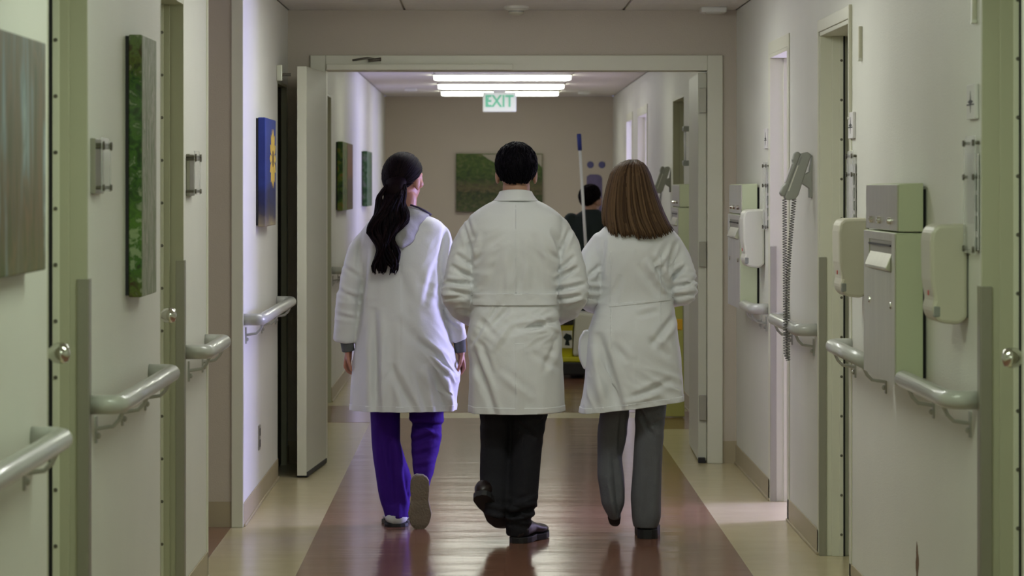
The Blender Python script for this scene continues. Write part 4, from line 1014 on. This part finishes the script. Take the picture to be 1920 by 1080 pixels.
hb.add(hbse.v, hbse.f); hb.add(hl.v, hl.f)
hb.build('hair', 'hair_black', man, smooth=True)

# ------------------------------------------------------------------ the woman on the left
D = 13.1
wl = thing('person', 'person on the left with long dark ponytail, loose white coat and purple trousers', 'person', (X(757, D), D, 0), 'people walking away in white coats')
cx = X(755, D)
aL = [(698, 438, 0, 20), (674, 468, 0, 21), (661, 510, -.01, 21), (654, 555, -.01, 22), (650, 600, 0, 22.5), (646, 640, .01, 21)]
aR = [(826, 438, 0, 18), (834, 465, 0, 17), (840, 510, 0, 17), (846, 555, 0, 18), (853, 598, .01, 17), (860, 638, .03, 15.5)]
bd = MB(); hc = (X(757, D), D+.012, Z(336, D))
R_, P_ = head(bd, hc, math.radians(-33), .96, hw=.074)
body_core(bd, D, cx, Z(412, D), Z(620, D),
    [(cx-.075, D, Z(650, D), .07), (X(722, D), D+.03, Z(815, D), .048), (X(745, D), D+.03, Z(955, D), .034)],
    [(cx+.075, D, Z(650, D), .07), (X(800, D), D+.01, Z(815, D), .048), (X(792, D), D-.10, Z(900, D), .034)],
    [limb(D, slim(aL[:-1], .52))+[(X(653, D), D+.01, Z(655, D), .021)], limb(D, slim(aR, .62))+[(X(864, D), D+.03, Z(660, D), .021)]],
    [(X(758, D), D, Z(408, D), .052), (X(763, D), D+.005, Z(372, D), .046)], .125, .92)
hand(bd, (X(654, D), D+.01, Z(657, D)), (-.12, .12, -1), (.9, -.35, 0), 1, .62, .86)
hand(bd, (X(864, D), D+.03, Z(661, D)), (.10, .12, -1), (-.9, -.35, 0), -1, .55, .84)
v, f, e = remesh(bd, .0048, 2)
finish('body', v, f, 'skin', wl); eyes(P_, .96, wl)
cb = MB(); cb.rings(section_rings(D, [(392, 742, 778, .05, .05, 0), (400, 722, 795, .068, .06, 0), (407, 705, 810, .085, .07, 0), (414, 690, 826, .10, .085, 0), (430, 680, 838, .118, .10, 0), (455, 677, 834, .128, .115, 0), (485, 677, 827, .130, .125, 0), (530, 679, 824, .130, .13, 0),
    (586, 674, 829, .138, .135, 0), (640, 668, 843, .150, .145, 0), (672, 665, 855, .158, .15, 0), (699, 664, 861, .165, .155, 0), (723, 663, 857, .17, .16, 0), (770, 661, 852, .175, .165, 0), (795, 661, 851, .175, .165, 0)]))
cb.chain(limb(D, aL), end=False); cb.chain(limb(D, aR), end=False)
v, f, e = remesh(cb, .006, 4)
eL = limb(D, [aL[3]])[0][:3]; eR = limb(D, [aR[3]])[0][:3]
v = coat_folds(v, f, D, cx, Z(560, D), Z(770, D), .013, 5.0, [(4, 1.1, .6), (7, .2, .5), (10, 2.0, .45)],
    [(eL, (0, .1, 1), .11, .007, 22), (eR, (.2, .1, 1), .11, .008, 26), ((X(835, D), D-.10, Z(690, D)), (1, 0, .8), .13, .014, 26), ((X(826, D), D-.07, Z(480, D)), (-1, 0, 1), .07, .006, 26)], .5, .004)
v = creases(v, f, D, [(704, 600, 707, 768, 7, -.014), (722, 620, 722, 768, 8, .010), (738, 690, 778, 768, 7, -.010), (750, 600, 800, 655, 9, -.006), (790, 640, 858, 692, 5, -.011), (808, 660, 852, 705, 4, .008), (815, 690, 836, 768, 6, -.013), (838, 700, 846, 768, 5, .010), (800, 690, 812, 768, 6, .009),
    (783, 700, 800, 765, 5, -.006), (690, 480, 672, 600, 6, -.007), (700, 460, 690, 560, 8, .005), (822, 480, 800, 560, 6, -.006), (838, 420, 826, 500, 5, -.007), (676, 440, 672, 500, 4, -.006), (646, 500, 676, 520, 4, -.005), (640, 545, 672, 560, 4, -.006), (632, 590, 668, 598, 4, -.005), (828, 560, 858, 600, 4, -.007), (835, 600, 862, 620, 4, -.006), (755, 520, 770, 600, 10, -.004)])
v = smooth_np(v, e, 1, .3); nrm = normals(v, f)
hem = [((cx, D, Z(769, D)), (0, -.02, -1)), ]
# sleeves end at the cuffs: cut only the arm tips by pulling them up, so keep the round ends
coat = finish('white_coat', v, f, 'coat', wl, .004, hem)
patch('hem_band', v, f, nrm, 'coat', coat, [((cx, D, Z(757, D)), (0, 0, 1)), hem[0]], .002, .003)
for p, q, wd in (((650, 637, .005), (653, 659, .01), .031), ((861, 636, .03), (863.5, 662, .03), .028)):
    MB().tube([(X(p[0], D), D+p[2], Z(p[1], D)), (X(q[0], D), D+q[2], Z(q[1], D))], [wd, wd*.92], 20).build('sweater_cuff', 'greyknit', wl, smooth=True, bevel=.004)
# grey hood hanging over the coat's back
ho = MB(); rows = []
hx = lambda a: X(a, D)
def hood_row(y, xl, xr, out, thick):
    n = 22; r = []
    x0, x1 = hx(xl), hx(xr)
    front = [(x0 + (x1-x0)*k/(n-1), D - out*math.sin(math.pi*(k+.6)/(n+.2))**.6, Z(y - 0*k, D)) for k in range(n)]
    bk = [(p[0], p[1]+thick, p[2]) for p in front[::-1]]
    return front + bk
for y, xl, xr, out, th in ((388, 732, 786, .055, .05), (394, 716, 796, .085, .06), (402, 702, 806, .130, .08), (415, 704, 803, .160, .08), (430, 710, 798, .176, .07), (446, 717, 790, .182, .06), (457, 726, 781, .180, .05), (464, 736, 768, .172, .035)):
    rows.append(hood_row(y, xl, xr, out, th))
ho.rings(rows); v, f, e = remesh(ho, .006, 5)
n_ = normals(v, f)
v = v + n_*(.006*nz(np.stack([v[:, 0]*.7+v[:, 2]*.7, v[:, 1], v[:, 0]*.7-v[:, 2]*.7], 1), 30, 8, 6, 3))[:, None]
hood_o = finish('hood', v, f, 'hood', wl)
MB().tube([(hx(770), D-.055, Z(384, D)), (hx(785), D-.05, Z(389, D)), (hx(797), D-.035, Z(395, D)), (hx(808), D-.01, Z(402, D)), (hx(806), D+.04, Z(404, D))], [.004, .005, .005, .0045, .004], 8).build('hood_binding', 'hoodtrim', hood_o, smooth=True)
# purple trousers
tb = MB()
tb.rings(section_rings(D, [(620, 700, 815, .10, .10, 0), (660, 688, 832, .115, .105, 0), (715, 690, 832, .11, .10, 0), (735, 705, 820, .08, .08, 0)]))
tb.rings(section_rings(D, [(700, 690, 755, .095, .09, 0), (780, 694, 750, .08, .08, .02), (831, 697, 750, .075, .075, .03), (865, 700, 761, .075, .075, .03), (894, 704, 771, .078, .078, .03), (922, 708, 772, .08, .08, .03), (943, 713, 768, .08, .08, .03), (956, 718, 768, .100, .085, .035), (971, 722, 768, .112, .085, .04)], 36, 2.2))
tb.rings(section_rings(D, [(700, 765, 835, .095, .09, 0), (786, 767, 831, .085, .085, .01), (792, 768, 831, .085, .085, .01), (797, 772, 828, .078, .08, .01), (806, 771, 830, .082, .08, .0), (831, 771, 826, .076, .074, -.02), (857, 773, 820, .07, .068, -.05), (878, 776, 815, .064, .06, -.075), (894, 779, 811, .058, .056, -.09), (910, 784, 806, .046, .046, -.10)], 36, 2.2))
v, f, e = remesh(tb, .007, 2)
n_ = normals(v, f)
v = v + n_*(.006*nz(v, 14, 10, 3, 21) + .004*np.where(v[:, 0] > cx+.03, nz(v, 8, 8, 34, 8), nz(v, 22, 14, 3, 9)))[:, None]
v = creases(v, f, D, [(745, 835, 764, 965, 6, .008), (730, 840, 738, 965, 6, -.010), (712, 820, 728, 960, 5, -.007), (756, 880, 768, 940, 4, -.007), (768, 793, 828, 797, 4, -.012), (772, 826, 812, 812, 4, -.010), (776, 850, 820, 838, 4, -.007), (800, 806, 826, 816, 4, .007), (780, 872, 814, 866, 4, -.006)])
finish('trousers', v, f, 'scrubs', wl)
shoe(wl, (X(744, D), D-.065, 0), math.radians(2), 0, 0, .26, .128, 'shoewhite', 'soleblack', .02, .014, .05)
shoe(wl, (X(789, D), D-.185, Z(886, D)), math.radians(2), math.radians(-80), 0, .252, .100, 'shoewhite', 'sole', .02, .022, .065)
# hair: cap drawn to a tie, then a wavy ponytail
hb = MB(); random.seed(3)
kk = .96
Ry = Matrix.Rotation(math.radians(-33), 3, 'Z')
def surfw(v3, ex):
    return Vector(hc) + Ry @ (Vector((v3.x*(.078+ex), v3.y*(.100+ex)-.006, .018+v3.z*(.099+ex)))*kk)
tie_w = Vector((X(741, D), D-.105, Z(352, D)))
tdir = (Ry.transposed() @ (tie_w - Vector(hc))); tdir = Vector((tdir.x/.08, (tdir.y+.006)/.10, (tdir.z-.018)/.10)).normalized()
cap = MB(); rs = []
N = 64
hair_line = []
for j in range(N):
    a = 2*math.pi*j/N
    # hairline loop in head space (y+ = face): over the forehead, before the ears, round the nape
    x = math.sin(a); yv = math.cos(a)
    zz = np.interp(yv, [-1, -.5, 0, .3, .75, 1], [-.62, -.55, -.10, .12, .55, .62])
    hair_line.append(Vector((x*math.sqrt(max(.02, 1-zz*zz)), yv*math.sqrt(max(.02, 1-zz*zz)), zz)).normalized())
def slerp(a, b, t):
    d = max(-1, min(1, a.dot(b))); o = math.acos(d)
    if o < 1e-4: return a
    return (a*math.sin((1-t)*o) + b*math.sin(t*o))/math.sin(o)
crown = Vector((0, -.05, 1)).normalized()
# solid scalp layer from crown to hairline
for i in range(14):
    u = i/13; rs.append([surfw(slerp(crown, h, max(.02, u)), .010 + .0012*math.sin(j*2.9)*u - .006*max(0, u-.8)/.2) for j, h in enumerate(hair_line)])
cap.rings(rs); hb.add(cap.v, cap.f)
ps = []
for i in range(260):
    h = hair_line[random.randrange(N)]; st = slerp(h, crown, random.random()**1.5*.95); pth = []
    for j in range(9):
        t_ = j/8; q = slerp(st, tdir, t_*.97); pth.append(surfw(q, .011 + .010*t_**3 + random.uniform(0, .0012)))
    if (pth[0]-pth[-1]).length > .03: ps.append((pth, .0055))
locks(hb, ps, .005, 5, .45)
MB_t = MB().ell(tie_w + Vector((0, .012, 0)), (.024, .02, .014), 14, 10); 
cl_pts = [(743, 346, -.098, 20), (738, 370, -.135, 29), (733, 395, -.155, 33), (729, 415, -.17, 34), (722, 435, -.178, 28), (724, 455, -.178, 21), (726, 475, -.172, 21), (727, 495, -.168, 21), (727, 514, -.165, 17)]
cp = np.array(cl_pts, dtype=float)
hb.tube([(X(a, D), D+c*.93, Z(b_, D)) for a, b_, c, r in cl_pts[:8]], [r*.62*D/FPX for a, b_, c, r in cl_pts[:8]], 14, True, .6)
hb.tube([(X(745, D), D-.07, Z(338, D)), (X(741, D), D-.10, Z(352, D)), (X(738, D), D-.12, Z(368, D))], [.05, .045, .045], 14, True, .7)
ps = []
for i in range(330):
    ux = random.uniform(-1, 1); uy = random.uniform(-1, 1)*math.sqrt(max(0, 1-ux*ux)); ph = round(ux*2.2)*1.3 + random.uniform(-.5, .5); amp = random.uniform(.008, .017); ln = random.choice([1, 1, 1, .93, .86, .75])*random.uniform(.88, 1.0)
    if ux > .25: ln = min(ln, random.choice([.45, .5, .95, 1]))
    pth = []; spl = -1 if ux < 0 else 1
    for j in range(18):
        t_ = j/17*ln*(len(cp)-1); a = [np.interp(t_, range(len(cp)), cp[:, k]) for k in range(4)]
        wv = amp*math.sin(t_*1.9+ph)*min(1, t_); tail = max(0, t_-6.6)*6*spl
        pth.append((X(a[0]+ux*a[3]*.92+tail, D)+wv, D+a[2]+uy*.028*min(1, .3+t_*.4)+amp*.6*math.cos(t_*2.1+ph), Z(a[1], D)+random.uniform(-.002, .002)))
    ps.append((pth, random.uniform(.0045, .008)))
locks(hb, ps, .006, 5, .6)
hb.build('hair', 'hair_dark', wl, smooth=True)
MB_t.build('hair_tie', 'hoodtrim', wl, smooth=True)

# ------------------------------------------------------------------ the woman on the right
D = 12.65
wr = thing('person', 'person on the right with straight brown hair, white coat and grey trousers', 'person', (X(1186, D), D, 0), 'people walking away in white coats')
cx = X(1190, D)
rL = [(1126, 453, 0, 20), (1109, 478, 0, 21), (1102, 515, -.01, 22), (1100, 550, -.02, 24), (1108, 566, .06, 20), (1128, 576, .15, 16), (1150, 578, .22, 14)]
rR = [(1258, 453, 0, 20), (1274, 480, 0, 20), (1283, 515, -.01, 21), (1284, 545, -.02, 23), (1276, 556, .06, 19), (1256, 566, .15, 16), (1232, 572, .22, 14)]
bd = MB(); hc = (X(1184, D), D+.012, Z(346, D))
R_, P_ = head(bd, hc, math.radians(6), .96, hw=.074)
body_core(bd, D, cx, Z(432, D), Z(630, D),
    [(cx-.075, D, Z(655, D), .07), (X(1148, D), D+.06, Z(835, D), .046), (X(1150, D), D+.03, Z(945, D), .032)],
    [(cx+.075, D, Z(655, D), .07), (X(1217, D), D, Z(830, D), .048), (X(1212, D), D, Z(980, D), .034)],
    [limb(D, slim(rL, .58)), limb(D, slim(rR, .58))], [(X(1185, D), D, Z(420, D), .052), (X(1185, D), D+.005, Z(382, D), .046)], .09, .92)
for s, m_ in ((-1, rL), (1, rR)):
    wp = limb(D, [m_[-1]])[0][:3]; hand(bd, wp, (-s*.8, .5, -.2), (-s*.3, -.6, .2), s, .6, .88)
v, f, e = remesh(bd, .0052, 2)
finish('body', v, f, 'skin', wr); eyes(P_, .96, wr)
cb = MB(); cb.rings(section_rings(D, [(402, 1168, 1206, .05, .05, 0), (410, 1156, 1224, .068, .06, 0), (418, 1143, 1246, .085, .07, 0), (428, 1128, 1262, .10, .085, 0), (445, 1114, 1274, .118, .10, 0), (470, 1114, 1267, .128, .12, 0), (500, 1120, 1261, .125, .125, 0), (545, 1127, 1258, .108, .12, 0),
    (567, 1124, 1261, .108, .12, 0), (590, 1113, 1266, .125, .13, 0), (620, 1101, 1270, .145, .14, 0), (670, 1095, 1276, .155, .15, 0), (707, 1093, 1279, .160, .155, 0), (745, 1089, 1282, .165, .16, 0), (775, 1081, 1285, .170, .165, 0), (800, 1078, 1286, .170, .165, 0)]))
cb.chain(limb(D, rL)); cb.chain(limb(D, rR))
v, f, e = remesh(cb, .006, 4)
eL = limb(D, [rL[3]])[0][:3]; eR = limb(D, [rR[3]])[0][:3]
v = coat_folds(v, f, D, cx, Z(590, D), Z(770, D), .010, 8.0, [(3, 2.2, .7), (6, .9, .6), (9, 2.5, .3)],
    [(eL, (0, .3, 1), .08, .013, 32), (eR, (0, .3, 1), .08, .014, 34), ((X(1252, D), D-.09, Z(500, D)), (-1, 0, .8), .10, .009, 24), ((X(1225, D), D-.12, Z(730, D)), (.5, 0, 1), .12, .008, 22), ((X(1125, D), D-.1, Z(725, D)), (1, 0, .5), .11, .012, 16)], .6, .004)
v = creases(v, f, D, [(1124, 640, 1160, 768, 8, -.016), (1112, 660, 1130, 768, 8, .010), (1198, 500, 1230, 548, 6, -.008), (1222, 488, 1254, 545, 6, -.009), (1212, 490, 1244, 545, 5, .007), (1264, 590, 1222, 640, 6, -.011), (1216, 634, 1248, 662, 6, -.006), (1192, 738, 1248, 714, 6, -.008), (1172, 750, 1226, 736, 5, .006), (1195, 590, 1228, 582, 5, -.005), (1148, 645, 1172, 672, 6, -.006),
    (1262, 460, 1252, 510, 4, -.009), (1258, 520, 1282, 500, 4, -.010), (1262, 540, 1298, 528, 4, -.010), (1264, 555, 1296, 552, 4, -.010), (1122, 500, 1098, 520, 4, -.008), (1122, 545, 1096, 540, 4, -.010), (1122, 560, 1086, 560, 4, -.009), (1130, 450, 1124, 520, 5, -.006), (1160, 520, 1150, 560, 6, -.004)])
v = smooth_np(v, e, 1, .3); nrm = normals(v, f)
hz_ = (Z(774, D), Z(750, D)); sl = (hz_[1]-hz_[0])/(X(1283, D)-X(1081, D))
hem = [((cx, D, (hz_[0]+hz_[1])/2+.002), (sl, 0, -1))]
coat = finish('white_coat', v, f, 'coat', wr, .004, hem)
back = ((cx, D+.02, 1), (0, 1, 0))
patch('hem_band', v, f, nrm, 'coat', coat, [((cx, D, (hz_[0]+hz_[1])/2+.026), (-sl, 0, 1)), hem[0]], .002, .003)
sl2 = (Z(560, D)-Z(572, D))/(X(1255, D)-X(1142, D)); zc_ = (Z(560, D)+Z(572, D))/2
patch('waist_seam', v, f, nrm, 'coat', coat, [((cx, D, zc_+.006), (-sl2, 0, 1)), ((cx, D, zc_-.006), (sl2, 0, -1)), back, ((X(1140, D), D, 1), (-1, 0, 0)), ((X(1257, D), D, 1), (1, 0, 0))], .003, .003)
for px, y0, y1 in ((1143, 470, 650), (1236, 470, 600)):
    patch('princess_seam', v, f, nrm, 'coat', coat, [((X(px, D)-.002, D, 1), (-1, 0, 0)), ((X(px, D)+.003, D, 1), (1, 0, 0)), back, ((cx, D, Z(y0, D)), (0, 0, 1)), ((cx, D, Z(y1, D)), (0, 0, -1))], .0018, .002)
pk = MB(); pk.rings([[(X(1112, D), D-.05, Z(y, D)), (X(xo, D), D-.03, Z(y, D)), (X(xo, D), D+.10, Z(y, D)), (X(1112, D), D+.10, Z(y, D))] for y, xo in ((620, 1096), (636, 1087), (655, 1085), (675, 1087), (692, 1094))])
v2, f2, e2 = remesh(pk, .006, 3); finish('side_pocket', v2, f2, 'coat', coat)
tb = MB()
tb.rings(section_rings(D, [(630, 1130, 1250, .10, .10, 0), (670, 1116, 1256, .11, .105, 0), (720, 1118, 1254, .105, .10, 0), (740, 1130, 1245, .08, .08, 0)]))
tb.rings(section_rings(D, [(705, 1120, 1185, .09, .09, 0), (773, 1126, 1179, .078, .078, .03), (815, 1121, 1176, .072, .072, .06), (859, 1121, 1167, .066, .066, .07), (880, 1121, 1169, .066, .066, .06), (895, 1121, 1171, .066, .068, .05), (918, 1125, 1172, .064, .07, .04), (944, 1128, 1171, .06, .07, .03), (958, 1134, 1167, .05, .066, .03), (975, 1145, 1162, .03, .05, .03)], 36, 2.2))
tb.rings(section_rings(D, [(705, 1190, 1252, .09, .09, 0), (776, 1191, 1249, .082, .082, 0), (794, 1191, 1246, .08, .08, 0), (828, 1190, 1244, .076, .076, 0), (880, 1187, 1241, .074, .074, 0), (931, 1182, 1240, .076, .078, 0), (970, 1184, 1240, .076, .085, 0), (988, 1187, 1234, .07, .085, .005)], 36, 2.2))
v, f, e = remesh(tb, .007, 2)
n_ = normals(v, f); v = v + n_*(.004*nz(v, 16, 10, 3, 31) + .004*np.exp(-((v[:, 2]-Z(790, D))/.09)**2)*nz(np.stack([v[:, 0]+v[:, 2], v[:, 1], v[:, 2]-v[:, 0]], 1), 24, 8, 6, 2))[:, None]
v = creases(v, f, D, [(1198, 770, 1222, 815, 4, -.008), (1215, 795, 1245, 785, 4, -.007), (1165, 778, 1162, 850, 4, -.008), (1150, 860, 1162, 960, 5, -.008), (1215, 860, 1210, 980, 8, -.005), (1140, 900, 1150, 960, 5, .006)])
finish('trousers', v, f, 'greytrouser', wr)
shoe(wr, (X(1213, D), D-.05, 0), math.radians(-3), 0, 0, .25, .108, 'shoeblack', 'soleblack', .045, .040, .05)
shoe(wr, (X(1148, D), D+.0, Z(930, D)), math.radians(-8), math.radians(-52), 0, .20, .055, 'shoeblack', 'soleblack', .03, .022, .05)
# straight shoulder-length hair
hs = np.array([  # py, xl, xr, back, front
    (299, 1180, 1194, .012, .012), (303, 1166, 1204, .045, .05), (312, 1154, 1212, .075, .08), (326, 1145, 1219, .098, .09), (349, 1138, 1226, .112, .085), (377, 1132, 1236, .118, .075), (400, 1129, 1245, .125, .065), (418, 1129, 1254, .135, .055), (432, 1130, 1264, .142, .05), (446, 1133, 1270, .148, .045)], dtype=float)
random.seed(5); hb = MB()
def hp(th, y, inn=1.0):
    xl, xr, db, df = [np.interp(y, hs[:, 0], hs[:, k]) for k in range(1, 5)]
    c0, hw = (X(xl, D)+X(xr, D))/2, (X(xr, D)-X(xl, D))/2; s, c = math.sin(th), math.cos(th)
    return Vector((c0 + hw*inn*math.copysign(abs(s)**.85, s), D + (-db*inn*math.copysign(abs(c)**.85, c) if c > 0 else df*inn*abs(c)**.85), Z(y, D)))
def yend(th): return np.interp(th, [-2.2, -1.45, -1.1, -.85, -.3, 0, .5, .9, 1.25, 2.2], [412, 418, 424, 438, 442, 444, 440, 433, 429, 412])
shell = MB(); N = 40; rs = []
for i in range(26):
    u = i/25; r = []
    for j in range(N):
        th = -2.1 + 4.2*j/(N-1); y = 299.5 + (yend(th)-4-299.5)*u; r.append(hp(th, y, .95 + .012*math.sin(23*th)))
    for j in range(N-1, -1, -1):
        th = -2.1 + 4.2*j/(N-1); y = 299.5 + (yend(th)-6-299.5)*u; r.append(hp(th, y, .86))
    rs.append(r)
shell.rings(rs); hb.add(shell.v, shell.f)
ps = []
for i in range(420):
    th = random.uniform(-2.1, 2.1); y1 = yend(th) + random.choice([-7, -3, 0, 0, 2, 4]) + random.uniform(-2, 2); y0 = random.choice([299.5, 300, 301, 304, 310]); pth = []
    dth = random.uniform(-.07, .07); lay = random.uniform(.955, 1.015); ph = random.uniform(0, 6.28)
    if abs(th-.05) < .12 and random.random() < .5: lay -= .035
    for j in range(15):
        t_ = j/14; pth.append(hp(th + dth*t_ + .012*math.sin(ph+t_*5), y0 + (y1-y0)*t_, lay))
    ps.append((pth, random.uniform(.0045, .0085)))
locks(hb, ps, .006, 5, .45)
hb.build('hair', 'hair_brown', wr, smooth=True)

# ------------------------------------------------------------------ the cleaner beyond the cart
D = 24.2
cl_ = thing('person', 'person in a dark shirt standing behind the yellow cart, only head and shoulders showing', 'person', (X(1108, D), D, 0))
cx = X(1108, D); bd = MB(); hc = (X(1108, D), D+.03, Z(374, D)); zs = Z(400, D)
R_, P_ = head(bd, hc, math.radians(-40), 1.0, pitch=math.radians(-14))
cA = [[(cx-.17, D, zs-.06, .042), (cx-.20, D+.02, zs-.30, .036), (cx-.12, D+.22, zs-.42, .03)], [(cx+.17, D, zs-.06, .042), (cx+.20, D+.02, zs-.30, .036), (cx+.12, D+.22, zs-.42, .03)]]
body_core(bd, D, cx, zs, .86, [(cx-.09, D, .80, .075), (cx-.10, D, .45, .05), (cx-.10, D, .08, .036)], [(cx+.09, D, .80, .075), (cx+.10, D, .45, .05), (cx+.10, D, .08, .036)], cA, [(cx, D, zs-.01, .056), (cx, D+.02, zs+.07, .055)], .14)
for s, a in ((-1, cA[0]), (1, cA[1])): hand(bd, a[-1][:3], (-s*.5, .8, -.1), (0, 0, -1), s, .6)
v, f, e = remesh(bd, .0075, 2); finish('body', v, f, 'skin_m', cl_); eyes(P_, 1, cl_)
sb = MB(); n = 40; rs = []
for z, hw, db in ((zs+.035, .06, .06), (zs+.0, .115, .085), (zs-.04, .165, .10), (zs-.10, .19, .12), (zs-.25, .185, .13), (zs-.45, .175, .13), (.80, .18, .135), (.74, .18, .135)):
    rs.append([(cx+hw*math.cos(2*math.pi*k/n), D+db*math.sin(2*math.pi*k/n), z) for k in range(n)])
sb.rings(rs)
for a in cA: sb.chain([(a[0][0], a[0][1], a[0][2], .066), (a[1][0], a[1][1], a[1][2], .058), ((a[1][0]+a[2][0])/2, (a[1][1]+a[2][1])/2, (a[1][2]+a[2][2])/2, .05)])
v, f, e = remesh(sb, .012, 4); n_ = normals(v, f); v = v + n_*(.006*nz(v, 9, 9, 4, 4))[:, None]; finish('work_shirt', v, f, 'workshirt', cl_)
tb = MB(); tb.chain([(cx-.09, D, .80, .10), (cx-.10, D, .45, .078), (cx-.10, D, .10, .068)]); tb.chain([(cx+.09, D, .80, .10), (cx+.10, D, .45, .078), (cx+.10, D, .10, .068)]); tb.ell((cx, D, .84), (.17, .12, .10))
v, f, e = remesh(tb, .012, 3); finish('trousers', v, f, 'workshirt', cl_)
for s in (-1, 1): shoe(cl_, (cx+s*.10, D-.07, 0), math.radians(-6*s), 0, 0, .27, .10, 'shoeblack', 'soleblack')
a_, b_ = short_hair(hc, .081, 0, 0, yaw=math.radians(-40), seedv=9); hb = MB(); hb.add(a_.v, a_.f); hb.add(b_.v, b_.f); hb.build('hair', 'hair_dark', cl_, smooth=True)
